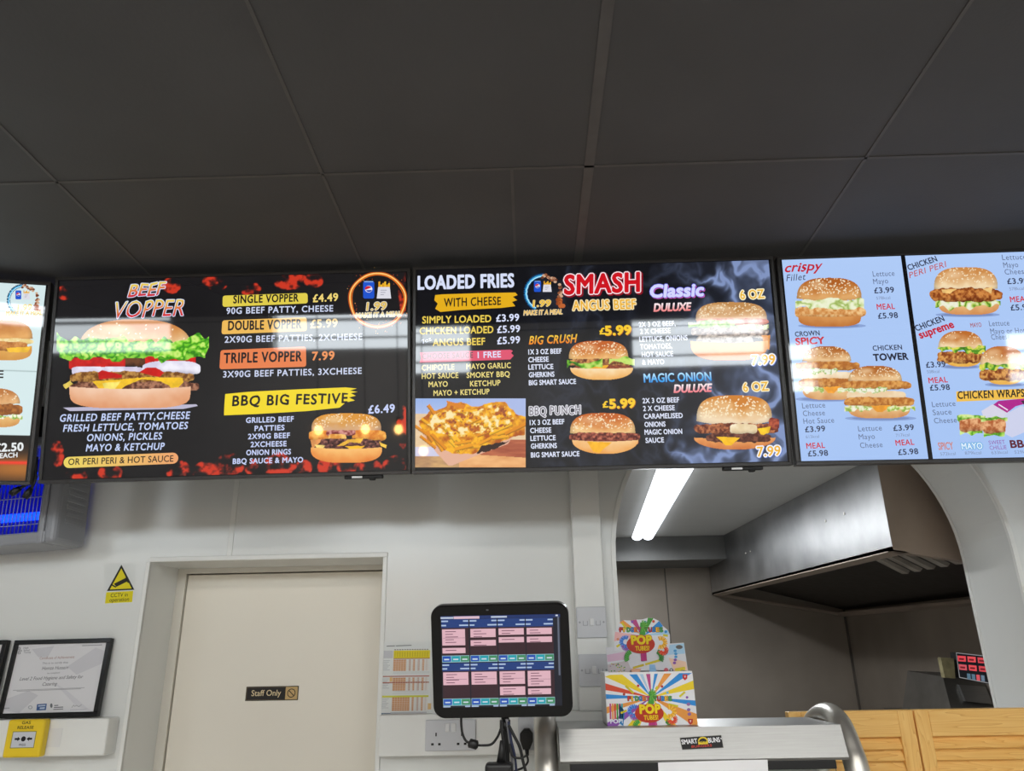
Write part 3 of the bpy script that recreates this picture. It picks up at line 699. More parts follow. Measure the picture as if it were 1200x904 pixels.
for q_, c0, t_, ta, tw in ((((261, 346.7), (360.4, 343.5), (360.8, 355.7), (260.8, 359.9)), (226, 206, 76), 'SINGLE VOPPER', (273.5, 355.6, 349.6, 353.4, 8.8), 0),
                           (((260.5, 375.7), (359.3, 371.9), (359.7, 388.2), (259.5, 392)), (238, 186, 88), 'DOUBLE VOPPER', (267.5, 387.2, 353, 385, 10.5), 0),
                           (((258.5, 410.6), (358.6, 406.2), (358.9, 430), (257.2, 433)), (232, 128, 76), 'TRIPLE VOPPER', (262.4, 425.7, 353.5, 423.2, 11.5), 0)):
    pts = []
    for i in range(4):
        a = np.array(q_[i]); b1 = np.array(q_[i-1]); b2 = np.array(q_[(i+1) % 4]); r = 2.5
        pts += [tuple(a+(b1-a)/np.linalg.norm(b1-a)*r), tuple(a+((b1-a)/np.linalg.norm(b1-a)+(b2-a)/np.linalg.norm(b2-a))*r*.3), tuple(a+(b2-a)/np.linalg.norm(b2-a)*r)]
    G.poly(pts, c0, 3); G.text(t_, *ta[:2], ta[2], ta[3], ta[4], BLK, .026, 0, 4, 1.12)
G.text('£4.49', 367, 354.2, 396, 352.6, 8.7, (240, 214, 120), .03, 0, 4, 1.1)
G.text('£5.99', 364, 384.7, 395.3, 383.2, 9.4, (240, 204, 130), .03, 0, 4, 1.1)
G.text('7.99', 366, 422.4, 391.7, 421.5, 9.6, (236, 148, 88), .03, 0, 4, 1.1)
for t_, a, b, c, e in (('90G BEEF PATTY, CHEESE', 265.4, 368.2, 390.2, 365.1), ('2X90G BEEF PATTIES, 2XCHEESE', 263.3, 401.8, 424.3, 398.2), ('3X90G BEEF PATTIES, 3XCHEESE', 261.5, 442.6, 423.7, 438.2)):
    G.text(t_, a, b, c, e, 7.2, (206, 214, 240), .02, 0, 4, 1.12)
G.poly([(264, 462), (290, 459.5), (350, 456.5), (405, 454.2), (418, 455.5), (410, 458), (419, 459.5), (411, 461), (417, 464), (409, 466), (416, 469.5), (405, 472), (398, 478), (360, 482), (300, 485.5), (262.5, 487), (263, 474)], (244, 218, 40), 3)
G.text('BBQ BIG FESTIVE', 272.3, 475.9, 407.3, 472.6, 11.5, BLK, .028, .05, 4, 1.15, jit=.04)
G.text('£6.49', 432, 484.8, 462.5, 483.2, 9.2, (200, 210, 250), .03, 0, 4, 1.1)
for t_, a, b, c, e in (('GRILLED BEEF', 288.4, 495.8, 344, 494.2), ('PATTIES', 298.5, 505.4, 333.2, 504.2), ('2X90G BEEF', 290.8, 514.9, 339.5, 513.4), ('2XCHEESE', 293.8, 524.2, 335.6, 523.1), ('ONION RINGS', 288.7, 533.7, 340.7, 532.6), ('BBQ SAUCE & MAYO', 272.9, 543.9, 355, 542)):
    G.text(t_, a, b, c, e, 6, (200, 210, 246), .03, 0, 4, 1.1)
burger_px(G, 362, 484.5, 453.5, 542.5, festive, 4, .45)
drink_deal(G, 442.5, 352, 32.5, 'fire')
G.text('1.99', 429.5, 364, 453, 363, 9, (226, 190, 90), .03, .1, 5, 1, ((236, 232, 226), .04))
G.text('MAKE IT A MEAL', 417, 372.8, 470, 370.6, 5.6, (226, 200, 120), .03, .1, 5, 1, ((236, 232, 226), .05))
G.build('screen', SCREENM, TV1)

# --- middle screen: loaded fries and smashed burgers
M2, TV2, G = make_tv((.1888, 1.8412, .721, -.263, 8.2, -.032), 'black framed menu television showing loaded fries and four smash burgers')
p = full_paint(M2, 480, 270); X, Y = p.X, p.Y
p.c[:] = (14, 15, 20)
wx = X+26*(fnoise(X, Y, 34, 2)-.5)*2; wy = Y+26*(fnoise(X, Y, 34, 6)-.5)*2
rg = (1-np.abs(2*fnoise(wx, wy*.8, 34, 9, 4)-1))**5
msk = np.clip((X-740)/90, 0, 1)*np.clip(.35+.9*np.clip(1-((X-880)/70)**2-((Y-325)/40)**2, 0, 1)+.7*np.clip((X-800)/110, 0, 1)*np.clip((Y-415)/30, 0, 1), 0, 1)
msk = msk+.16*np.clip((X-600)/40, 0, 1)*np.clip(1-((X-690)/110)**2, 0, 1)+.6*np.clip(1-((X-812)/40)**2-((Y-530)/30)**2, 0, 1)
hz = np.clip((X-780)/120, 0, 1)*(.10+.30*fnoise(wx, wy, 50, 15, 3))
w_ = np.clip(rg*msk*1.1+hz, 0, .85); p.c = p.c*(1-w_[..., None])+np.array((150, 172, 224.))*w_[..., None]
G.image(p, 1)
G.text('LOADED FRIES', 490, 339.3, 602, 336.3, 15.2, (216, 224, 248), .035, 0, 4, 1.08)
G.poly([(510, 346), (518, 345.2), (560, 343.8), (604, 343), (606.5, 346), (601, 348), (606, 352), (600, 354), (604, 359), (588, 361), (540, 363.5), (516, 365.8), (510, 362), (513, 356), (509, 352)], (230, 176, 26), 3)
G.text('WITH CHEESE', 520.5, 359.6, 587, 357.4, 9.6, (30, 24, 20), .016, 0, 4, 1.1, jit=.04)
for t_, a, b, c, e in (('SIMPLY LOADED', 495, 379.2, 575.5, 377.5), ('CHICKEN LOADED', 492, 392.1, 578, 390.4), ('ANGUS BEEF', 507.3, 405.6, 568.3, 404.2)):
    G.text(t_, a, b, c, e, 8, (238, 208, 84), .022, 0, 4, 1.05)
for t_, a, b, c, e in (('£3.99', 581.8, 377.1, 608.3, 376.1), ('£5.99', 583, 390.4, 609.4, 389.2), ('£5.99', 583, 403.6, 609.4, 402.2)): G.text(t_, a, b, c, e, 8, WHITE, .024, 0, 4, 1.05)
G.text('7oz', 495.5, 403.5, 506, 399, 5, WHITE, 0, 0, 4)
G.poly([(492, 413.2), (598, 410), (601, 411.5), (599, 414), (602, 417), (598, 421.5), (540, 423.6), (491.5, 425.2), (493.5, 420)], (222, 80, 110), 3)
G.text('CHOOSE SAUCE', 495, 421, 554.2, 419.4, 6.4, (40, 16, 26), .012, 0, 4, 1.1); G.text('1 FREE', 560, 419.8, 587, 418.8, 7, WHITE, .02, 0, 4, 1.05)
for t_, a, b, c, e in (('CHIPOTLE', 494.4, 434.4, 532.3, 433.2), ('MAYO GARLIC', 546.7, 432.9, 598.5, 431.4), ('HOT SAUCE', 494.4, 444.2, 537, 443), ('SMOKEY BBQ', 547, 443.1, 597.3, 441.5), ('MAYO', 502.4, 453.9, 524.6, 453.2), ('KETCHUP', 551, 453.1, 586.4, 451.8), ('MAYO + KETCHUP', 508.2, 464.1, 573.5, 462.1)):
    G.text(t_, a, b, c, e, 6.2, (236, 218, 130), .02, 0, 4, 1.08)
burger_px(G, 486.4, 467.2, 616, 548, fries, 3, .6)
drink_deal(G, 636.5, 343.5, 20.5, 'dark')
G.text('1.99', 624.5, 359.6, 645.5, 359, 7.2, (236, 190, 60), .03, .1, 5, 1, ((240, 220, 170), .04)); G.text('MAKE IT A MEAL', 613.7, 369.7, 659, 368.3, 5.6, (236, 190, 80), .02, .2, 5, 1, ((230, 220, 200), .04))
G.text('SMASH', 662, 344.8, 750.5, 341.3, 21.5, (206, 16, 30), .035, .08, 6, 1.08, ((250, 226, 232), .04), shadow=((150, 12, 34), .09, (.06, -.06)))
G.text('ANGUS BEEF', 671.5, 363.9, 745, 361.9, 11, (240, 180, 40), .01, .0, 6, 1.1, ((246, 226, 180), .075))
G.text('5.99', 709.5, 392.8, 739.4, 391.8, 10.2, (246, 204, 40), .05, 0, 6, 1.05, shadow=((200, 110, 20), .06, (.05, -.05))); G.text('£', 703, 391.9, 708.6, 391.6, 7, (246, 204, 40), .04, 0, 6)
G.text('5.99', 714.5, 478.6, 744.1, 477.6, 10.2, (246, 204, 40), .05, 0, 6, 1.05, shadow=((200, 110, 20), .06, (.05, -.05))); G.text('£', 706.7, 477.8, 712.6, 477.4, 7, (246, 204, 40), .04, 0, 6)
G.text('BIG CRUSH', 620, 403.8, 676.7, 401.5, 9.4, (246, 204, 60), .02, .3, 6, 1.08, bot=(240, 130, 24), jit=.05)
G.text('BBQ PUNCH', 620.5, 487, 680.5, 485.3, 9.8, (120, 116, 126), .005, .05, 6, 1.12, ((226, 226, 234), .07), jit=.05)
for t_, a, b, c, e in (('1X 3 OZ BEEF', 619.4, 415.6, 658, 414.4), ('CHEESE', 619.4, 424.7, 642.9, 423.9), ('LETTUCE', 619.4, 433.4, 648.3, 432.5), ('GHERKINS', 620, 442.4, 649.6, 441.5), ('BIG SMART SAUCE', 620, 451.7, 675, 450),
                       ('1X 3 OZ BEEF', 621, 498.4, 661.2, 497.1), ('CHEESE', 621.5, 507.7, 646, 507), ('LETTUCE', 621.8, 516.9, 651.1, 516), ('GHERKINS', 622.4, 526, 652.5, 525.2), ('BIG SMART SAUCE', 622.4, 536.4, 679, 534.8),
                       ('2X 3 OZ BEEF,', 749, 383.6, 791.6, 381.9), ('2 X CHEESE', 750.4, 391.6, 785.8, 390.4), ('LETTUCE, ONIONS', 749.6, 400.7, 805.7, 398.7), ('TOMATOES,', 750.4, 409.6, 787.8, 408.4), ('HOT SAUCE', 752.4, 418.6, 788.7, 417.5), ('& MAYO', 752.7, 427.6, 778.3, 426.9),
                       ('2X 3 OZ BEEF', 753.3, 472.8, 795.9, 471.6), ('2 X CHEESE', 753.9, 481.9, 790.7, 480.9), ('CARAMELISED', 754.7, 491, 800, 489.9), ('ONIONS', 755.6, 500.6, 779.8, 500), ('MAGIC ONION', 755.6, 509.6, 799.4, 508.6), ('SAUCE', 756.8, 519.3, 778, 518.6)):
    G.text(t_, a, b, c, e, 5.7, (224, 230, 250), .028, 0, 4, 1.05)
burger_px(G, 664, 399.5, 744.5, 445.3, crush, 4, .45); burger_px(G, 667, 484, 750.5, 532, punch, 4, .45)
burger_px(G, 806, 354, 906, 422.5, classic, 4, .5); burger_px(G, 813, 463.5, 913, 527, magic, 4, .5)
G.text('Classic', 762.8, 348.5, 824.8, 346.6, 14, (214, 216, 255), .045, .15, 6, 1.02, ((84, 84, 214), .03), shadow=((196, 90, 170), .06, (.06, -.08)))
G.text('DULUXE', 766.3, 365.2, 810.3, 363.9, 9, (250, 236, 240), .04, .22, 6, 1.0, bot=(236, 130, 130)); G.text('DULUXE', 789.9, 460.4, 834.7, 459, 9, (250, 236, 240), .04, .22, 6, 1.0, bot=(236, 120, 130))
G.text('MAGIC ONION', 754.8, 448.3, 833.5, 446.2, 9.8, (190, 232, 250), .02, 0, 6, 1.02, ((20, 90, 180), .02), (30, 150, 230))
for a in ((868, 350.9, 895.8, 349.4), (871.3, 459.2, 900.6, 457.7)): G.text('6 OZ', *a, 10, (240, 184, 30), .01, 0, 6, 1.05, ((250, 240, 206), .085))
for a in ((881.8, 428, 908.8, 426.6), (888.2, 535.2, 915.2, 533.7)): G.text('7.99', *a, 11, (242, 184, 30), .015, .06, 6, 1.05, ((246, 244, 250), .09), shadow=((70, 110, 200), .12, (.04, -.05)))
G.build('screen', SCREENM, TV2)

# --- right screen: pale chicken menu in columns
M3, TV3, G = make_tv((1.1645, 1.806, .7082, -2.537, 6.54, -.944), 'black framed menu television with pale blue columns of chicken burgers and wraps')
c1 = LX0+(LX1-LX0)/3
col3 = [(LX0, c1-.006), (c1+.005, c1+(LX1-LX0)/3-.005), (c1+(LX1-LX0)/3+.006, LX1)]
for a, b in col3:
    p = full_paint(M3, 120, 200, a, b)
    p.c[:] = p.mix((166, 196, 244), (176, 204, 248), (p.gz-LZ0)/(LZ1-LZ0)); G.image(p, 1)
INK = (52, 58, 84); RED = (206, 40, 54); GRY = (96, 108, 140); PALE = (130, 144, 178)
def price(G, a, b, c, e, mx, my, mx2, my2, px_, py_, px2, py2, t1='£3.99', t2='£5.98'):
    G.text(t1, a, b, c, e, 6.4, INK, .02, 0, 4, 1.05); G.text('MEAL', mx, my, mx2, my2, 6.4, RED, .016, 0, 4, 1.08); G.text(t2, px_, py_, px2, py2, 6.4, INK, .02, 0, 4, 1.05)
def words(G, L, c=GRY, b=.0):
    for t_, x, y, x2, y2 in L: G.text(t_, x, y, x2, y2, 6.2, c, b, 0, 4, 1.08)
G.text('crispy', 920.3, 319.2, 964.8, 316.2, 10.5, (196, 30, 50), .02, .35, 4, 1, jit=.05)
G.text('Fillet', 921.5, 329.8, 944.8, 328, 7.6, (60, 66, 96), -.004, .3, 4, 1.1)
words(G, [('Lettuce', 1023.1, 324.4, 1048.5, 323.3), ('Mayo', 1023.7, 333.3, 1041, 332.2), ('Lettuce', 940.3, 478.9, 967.2, 477.7), ('Cheese', 941.2, 487.9, 966.9, 486.8), ('Hot Sauce', 941.8, 497, 977.7, 495.5),
          ('Lettuce', 1006, 505.8, 1033.6, 504.6), ('Mayo', 1006.7, 515.4, 1025.5, 514.5), ('Cheese', 1008.2, 525.4, 1034.5, 524.2)])
price(G, 1024.9, 343.9, 1047.9, 342.9, 1027.9, 363, 1048.8, 362.2, 1029.4, 373.7, 1052.4, 372.6)
price(G, 943.9, 506.7, 967.2, 505.6, 945.4, 526.1, 966.9, 525.1, 947.2, 535.1, 970.5, 534.1)
price(G, 1047.3, 505.2, 1071.2, 504, 1050, 522.5, 1071.5, 521.4, 1053, 533.5, 1076.3, 532.2)
for t_, x, y, x2 in (('578kcal', 1027, 351.4, 1043.4), ('613kcal', 944.5, 514, 960), ('717kcal', 1050, 512.2, 1066)): G.text(t_, x, y, x2, y-.8, 3.4, PALE, 0, 0, 4)
G.text('CROWN', 932, 394.7, 960.7, 393, 5.5, INK, .02, 0, 4, 1.05, jit=.05); G.text('SPICY', 932.9, 404.5, 966.3, 402.8, 7.8, RED, .035, 0, 4, 1.0, jit=.04)
G.text('CHICKEN', 1023.1, 411.1, 1057.2, 409.8, 5.6, INK, .02, 0, 4, 1.05, jit=.04); G.text('TOWER', 1024.2, 423.1, 1064.3, 421.4, 7.6, (36, 38, 56), .04, 0, 4, 1.05, jit=.05)
for x, y, w__ in ((975, 382, 40), (968, 468, 36), (1032, 490.5, 42)):
    G.ell(x, y, w__, 3.2, (140, 164, 214), 2); G.ell(x, y, w__*.8, 2.0, (122, 142, 190), 2.3)
burger_px(G, 930, 325.5, 1016, 383, fillet, 4, .5); burger_px(G, 932, 405.5, 1012, 468.8, tower, 4, .5); burger_px(G, 985, 428.5, 1073, 490.5, tower, 5, .5)
G.text('CHICKEN', 1065.2, 317, 1098.7, 306, 6.2, INK, .025, 0, 4, 1.05); G.text('PERI PERI', 1066, 326.2, 1110.8, 312.2, 6.4, (196, 76, 66), -.002, .3, 4, 1.08)
words(G, [('Lettuce', 1174.7, 305, 1203, 304), ('Mayo', 1176.2, 314, 1193.5, 313.2), ('Cheese', 1177.8, 322, 1204.5, 321), ('Lettuce', 1159.5, 382.5, 1183.2, 381.6), ('Mayo or Hot Sauce', 1161, 391.6, 1222, 389.8), ('Cheese', 1162, 398.4, 1184, 397.6),
          ('Lettuce', 1092.6, 477.4, 1120, 476), ('Sauce', 1093.5, 486.8, 1115.4, 485.7), ('Cheese', 1095, 496.5, 1121.5, 495.3)])
price(G, 1180.8, 333.1, 1205, 332.2, 1184.2, 354.4, 1206, 353.5, 1184.8, 364, 1209, 363)
price(G, 1085.6, 431.1, 1108.4, 430, 1088.6, 449.4, 1110.8, 448.2, 1090.2, 457.9, 1113.3, 457)
G.text('CHICKEN', 1074.3, 388.4, 1107.2, 376, 6.6, INK, .025, 0, 4, 1.05); G.text('supreme', 1079, 397, 1118.4, 383.6, 8.6, (196, 34, 56), .035, 0, 4, 1.02)
G.text('MAYO', 1137.6, 384, 1150.4, 383.2, 5, (170, 90, 96), .01, 0, 4)
for t_, x, y, x2 in (('578kcal', 1183, 340.6, 1200), ('508kcal', 1086.5, 437.8, 1101), ('572kcal', 1102, 534.2, 1120), ('879kcal', 1131, 533.2, 1150), ('633kcal', 1162, 532.6, 1181), ('529kcal', 1189, 532, 1208)): G.text(t_, x, y, x2, y-.7, 3.6, PALE, 0, 0, 4)
for x, y, w__ in ((1134, 369, 38), (1126, 430, 24), (1178, 451, 24)):
    G.ell(x, y, w__, 2.8, (140, 164, 214), 2); G.ell(x, y, w__*.8, 1.8, (122, 142, 190), 2.3)
burger_px(G, 1089, 313, 1175.5, 369, peri, 4, .5); burger_px(G, 1098, 387.5, 1156, 430, supreme, 4, .45); burger_px(G, 1147, 405.5, 1205, 451, supreme, 5, .45)
G.poly([(1120.5, 459), (1206, 455.5), (1213, 467), (1121, 471)], (242, 192, 76), 3); G.text('CHICKEN WRAPS', 1123, 467.7, 1201, 465, 8.6, (30, 26, 26), .02, .12, 4, 1.08)
G.poly([(1150, 482), (1162, 474.5), (1176, 472), (1184, 478), (1178, 496), (1156, 498)], (216, 214, 232), 3); G.poly([(1178, 486), (1196, 476), (1216, 480), (1212, 502), (1186, 513), (1176, 508)], (206, 210, 236), 5)
G.poly([(1164, 474.5), (1170, 470), (1204, 467), (1206, 472), (1190, 476.5), (1180, 484)], (176, 36, 140), 4); G.line([(1170, 474), (1181, 481)], 1.4, (240, 220, 240), 4.4); G.poly([(1196, 470), (1214, 468), (1214, 476), (1202, 477)], (70, 40, 66), 4.4)
def wrapfill(p):
    p.leaf(.0, 1., .02, .42, 4, ((70, 130, 30), (140, 196, 70), (220, 236, 160)), .4); p.leaf(.1, .9, .5, 1., 6, ((70, 140, 30), (140, 200, 60), (210, 236, 150)), .4); p.slab(.08, .94, .22, .74, (176, 96, 50), (236, 180, 130), 3, 1.3, 4)
burger_px(G, 1238, 330, 1318, 384, fillet, 4, .6); burger_px(G, 1250, 430, 1330, 488, tower, 4, .6)
burger_px(G, 1121, 484, 1155, 514, wrapfill, 6, .45); burger_px(G, 1149, 485, 1181, 517, wrapfill, 7, .45)
G.text('SPICY', 1100.2, 527.5, 1117.5, 526.8, 8.4, (206, 130, 120), .015, 0, 4); G.text('MAYO', 1127.5, 526.8, 1151.5, 526.2, 7.0, (226, 240, 255), .03, 0, 4, 1.05, ((30, 160, 214), .06))
G.text('SWEET', 1159, 521.4, 1178, 520.4, 4.6, (150, 80, 170), .0, 0, 4); G.text('CHILLIE', 1160, 527.4, 1180, 526.5, 4.6, (150, 80, 170), .0, 0, 4); G.text('BBQ', 1184.8, 525, 1212, 524, 8.4, (96, 30, 44), .035, 0, 4)
G.build('screen', SCREENM, TV3)

# --- far left screen, turned towards the room
M0, TV0, G = make_tv((-1.7898, 1.7643, .7138, 15.33, 9.73, 1.642), 'menu television at the far left, cut by the edge, with pale panels and EACH price')
p = full_paint(M0, 420, 240); p.c[:] = (214, 234, 236)
zz = (p.gz-LZ0)/(LZ1-LZ0); dk = zz < .222; p.c[dk] = (22, 18, 18)
g_ = np.exp(-((zz-.06)/.07)**2)*np.clip((p.gx-.0)/.45, 0, 1); p.c = np.where(dk[..., None], p.c*(1-g_[..., None]*.8)+np.array((210, 130, 50.))*g_[..., None]*.8, p.c)
rl = np.exp(-((zz-.088)/.009)**2)*dk; p.c = p.c*(1-rl[..., None])+np.array((246, 60, 40.))*rl[..., None]
ln = np.exp(-((zz-.548)/.003)**2)*.5; p.c = p.c*(1-ln[..., None])+np.array((120, 140, 140.))*ln[..., None]
G.image(p, 1)
drink_deal(G, 27, 352, 17, 'pale'); G.text('1.99', 20.5, 364, 37.5, 363.2, 6.4, (216, 176, 40), .02, .1, 5, 1, ((240, 230, 180), .04)); G.text('MAKE IT A MEAL', 7, 370, 49.5, 369.3, 5, (206, 170, 50), .02, .1, 5, 1, ((240, 230, 190), .04))
burger_px(G, -34, 375, 40, 422.5, plain_bun, 4, .5); burger_px(G, -38, 455, 27, 501, fillet_bun, 4, .5)
G.text('E', -3, 443, 3.6, 443, 8.5, (30, 26, 26), .03, 0, 4)
G.text('£2.50', -6, 529.6, 27, 528.2, 9.2, (230, 234, 236), .035, 0, 4, 1.05); G.text('EACH', 0, 537.2, 20.3, 536, 5.4, (230, 234, 236), .03, 0, 4, 1.05)
G.build('screen', SCREENM, TV0)

# ------------------------------------------------------------------ left end of the back wall
q = (-1.682, 2.222, .472, -3, 0, 3.0)
MK = pose(q); root = thing('insect_killer', 'grey electric insect killer with glowing blue tubes, under the far left screens', 'insect killer', M=MK)
b = MB().use(GREYP)
W2, H2 = .325, .16
b.box((-W2+.03, -.075, -H2), (W2-.03, .07, -H2+.034), .006).box((-W2+.03, -.075, H2-.03), (W2-.03, .07, H2), .006)
b.build('housing', None, root)
for sx in (-1, 1):
    c = MB().use(GREYP).box((sx*(W2-.052), -.078, -H2-.002), (sx*(W2-.035), -.02, H2), .004)
    c.use(GREYP).box((sx*(W2-.04), -.074, -H2), (sx*W2, .072, H2), .014, 3)
    c.use(GREYP)
    for i in range(11): c.box((sx*(W2-.001), -.04, -.10+i*.021), (sx*(W2+.0025), .05, -.088+i*.021), .001)
    c.build('end_cap', None, root)
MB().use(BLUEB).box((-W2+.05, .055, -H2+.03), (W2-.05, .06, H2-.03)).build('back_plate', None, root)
for z in (-.062, .062):
    t = MB().use(BLUEL).tube([(-W2+.06, .01, z), (W2-.06, .01, z)], .0125, 12); t.build('ultraviolet_lamp', None, root)
gw = MB().use(WIREM)
for i in range(46):
    x = -W2+.06+i*(2*W2-.12)/45; gw.tube([(x, -.05, -H2+.03), (x, -.05, H2-.028)], .0016, 6)
for z in (-.10, -.02, .03, .10): gw.tube([(-W2+.05, -.054, z), (W2-.05, -.054, z)], .0018, 6)
gw.build('wire_grille', None, root)

def cable_box(name, label, a, b, cat='trunking'):
    o = MB().use(TRIMW).box(a, b, .003).build(name); return tag(o, label, cat)
root = thing('cable_trunking', 'deep white trunking under the certificates, ending left of the door', 'trunking', (-1.6, WY, EYE-.19))
MB().use(TRIMW).box((-.9, -.06, -.047), (.425, 0, .047), .004).build('cover', None, root)
e = MB().use(WPLAS).box((.250, -.0608, -.024), (.300, -.0598, .024), .001); e.build('embossed_mark', None, root)

cq = [-1.3676, 2.272, -.0355, -.76, -4.02, .3]; CW, CH = .2872, .2092
def certificate(dx, label):
    q = list(cq); q[0] += dx; M = pose(q); r = thing('picture_frame', label, 'framed certificate', group='framed certificates on the white trunking', M=M)
    f = MB().use(BEZEL); x, z, w = CW/2, CH/2, .0125
    f.box((-x, 0, z-w), (x, .018, z), .001).box((-x, 0, -z), (x, .018, -z+w), .001).box((-x, 0, -z+w), (-x+w, .018, z-w), .001).box((x-w, 0, -z+w), (x, .018, z-w), .001)
    f.box((-x+.004, .012, -z+.004), (x-.004, .018, z-.004)); f.build('frame', None, r)
    return M, r
M, r = certificate(0, 'black framed white certificate standing on the trunking above the yellow release box')
G = Gfx(M, -.006); A = CW/2-.012; B = CH/2-.012
G.raw([(-A, -B), (A, -B), (A, B), (-A, B)], [(0, 1, 2, 3)], (222, 221, 224), 0)
k = 5.35; F = lambda x, y: (x/k, 735+y/k)
G.poly([F(200, 140), F(340, 120), F(300, 190), F(240, 190)], (206, 205, 210), 1); G.poly([F(600, 130), F(655, 150), F(640, 230), F(480, 300), F(420, 250)], (208, 207, 212), 1); G.poly([F(20, 460), F(180, 400), F(240, 430), F(120, 540), F(5, 520)], (206, 205, 210), 1); G.poly([F(330, 340), F(420, 400), F(560, 520), F(480, 500)], (212, 211, 216), 1)
dk = (112, 112, 118)
def ct(t_, x, y, x2, y2, h, c=dk, b=0, sh=0): G.text(t_, *F(x, y), *F(x2, y2), h/k, c, b, sh, 3)
for a in range(5): G.ell(*F(118+10*math.cos(a*1.26), 150+16*math.sin(a*1.26)), 9/k, 7/k, (96, 98, 104), 2, n=10); G.ell(*F(118+10*math.cos(a*1.26), 150+16*math.sin(a*1.26)), 5.5/k, 4/k, (222, 221, 224), 3, n=10)
ct('High', 147, 138, 178, 137, 11); ct('Speed', 147, 152, 184, 151, 11); ct('Training', 147, 166, 192, 164, 11)
ct('Certificate of Achievement', 248, 205, 466, 196, 16, (168, 130, 122)); ct('This is to certify that', 265, 234, 426, 228, 11); ct('Hamza Hussain', 262, 270, 426, 264, 20, (96, 96, 104), 0, .2); ct('has completed', 296, 296, 374, 291, 9)
ct('Level 2 Food Hygiene and Safety for', 122, 337, 520, 322, 20, (104, 104, 110), .005, .25); ct('Catering', 265, 370, 358, 366, 20, (104, 104, 110), .005, .25)
for y, x0, x1 in ((398, 82, 530), (404, 105, 508)): G.line([F(x0, y), F(x1, y-16)], 3/k, (150, 150, 156), 2)
G.line([F(515, 118), F(640, 113)], 5/k, (150, 150, 156), 2); G.line([F(8, 512), F(60, 509)], 5/k, (150, 150, 156), 2)
G.poly([F(232, 485), F(294, 481), F(288, 522), F(228, 525)], (66, 96, 150), 2); G.poly([F(240, 492), F(286, 489), F(284, 497), F(239, 500)], (190, 205, 226), 3); G.poly([F(250, 506), F(282, 504), F(280, 514), F(249, 516)], (190, 205, 226), 3)
G.ell(*F(190, 505), 14/k, 12/k, (170, 172, 178), 2); G.ell(*F(190, 505), 8/k, 7/k, (222, 221, 224), 3); G.ell(*F(322, 494), 8/k, 14/k, (110, 112, 118), 2)
G.line([F(340, 494), F(366, 492)], 6/k, dk, 2); G.line([F(338, 506), F(396, 503)], 6/k, dk, 2); G.line([F(334, 518), F(396, 515)], 5/k, dk, 2)
G.line([F(450, 506), F(462, 490), F(468, 500), F(480, 492), F(494, 500), F(512, 488)], 2/k, dk, 2); G.line([F(440, 520), F(548, 515)], 1.6/k, (150, 150, 156), 2)
G.build('certificate', PRINTM, r)
M, r = certificate(-.3065, 'leftmost black certificate frame on the trunking, only its right edge showing')
G = Gfx(M, -.006); G.raw([(-A, -B), (A, -B), (A, B), (-A, B)], [(0, 1, 2, 3)], (222, 221, 224), 0)
G.raw([(-.08, .03), (.08, .03), (.08, .034), (-.08, .034)], [(0, 1, 2, 3)], dk, 1); G.build('certificate', PRINTM, r)

# gas release call point on the trunking
p0 = onY(7, 886, 2.212); p1 = onY(48, 846, 2.212)
cx, cz = (p0[0]+p1[0])/2, (p0[2]+p1[2])/2; hw, hh = .0515, .0475
root = thing('gas_release_button', 'yellow square gas release call point on the white trunking', 'emergency button', (cx, 2.24, cz))
MB().use(YEL).box((-hw, -.028, -hh), (hw, 0, hh), .006, 3).build('housing', None, root)
bpy.context.view_layer.update()
M = Matrix.Translation((cx, 2.24, cz)); G = Gfx(M, .0283, px=False)
G.rect(-.033, -.024, .033, .018, (150, 140, 70), 0); G.rect(-.031, -.022, .031, .016, (206, 208, 214), 1)
G.ell(.0, -.001, .0065, .0065, (24, 24, 28), 2)
for s in (-1, 1): G.poly([(s*.024, -.001+.0025), (s*.016, -.001+.0025), (s*.016, .0045), (s*.0085, -.001), (s*.016, -.0065), (s*.016, -.0035), (s*.024, -.0035)], (24, 24, 28), 2)
G.text('PRESS', -.009, -.018, .009, -.018, .005, (24, 24, 28), .01, 0, 2)
G.text('GAS', -.012, .036, .012, .036, .007, (60, 50, 20), .02, 0, 1); G.text('RELEASE', -.022, .024, .022, .024, .007, (60, 50, 20), .02, 0, 1)
G.build('front_plate', PRINT, root)['label'] = 'white push plate with black arrows'

# warning sticker
M = Matrix.Translation((0, WY, 0)); root = thing('warning_sign', 'yellow triangular CCTV in operation sticker on the white wall left of the door', 'sign', (0, WY, 0))
root.location = tuple(onY(140, 686, WY)); M = Matrix.Translation(root.location)
G = Gfx(M, .0006)
G.poly([(124, 662), (158, 660.5), (156, 707), (121.5, 709)], (224, 226, 224), 0)
G.poly([(142.3, 662), (157.5, 691.5), (125.3, 693)], (32, 30, 20), 1); G.poly([(142.2, 666.5), (154.4, 690), (128.8, 691.2)], (232, 216, 20), 2)
G.poly([(133.5, 684.5), (147.5, 677.5), (150, 681.5), (136.5, 688)], (36, 32, 20), 3); G.poly([(147, 676), (151, 679.5), (152.6, 683), (149.6, 683.6)], (36, 32, 20), 3); G.line([(131.5, 686), (136, 688.5)], 1.6, (36, 32, 20), 3)
G.poly([(124.6, 694.5), (156.2, 692.8), (154.8, 706), (123, 707.6)], (232, 216, 20), 1)
G.text('CCTV in', 129.5, 700.3, 149.5, 699.2, 4.4, (40, 40, 20), .005, 0, 2); G.text('operation', 128, 705.8, 151, 704.5, 4.4, (40, 40, 20), .005, 0, 2)
G.build('printed_sticker', PRINT, root)

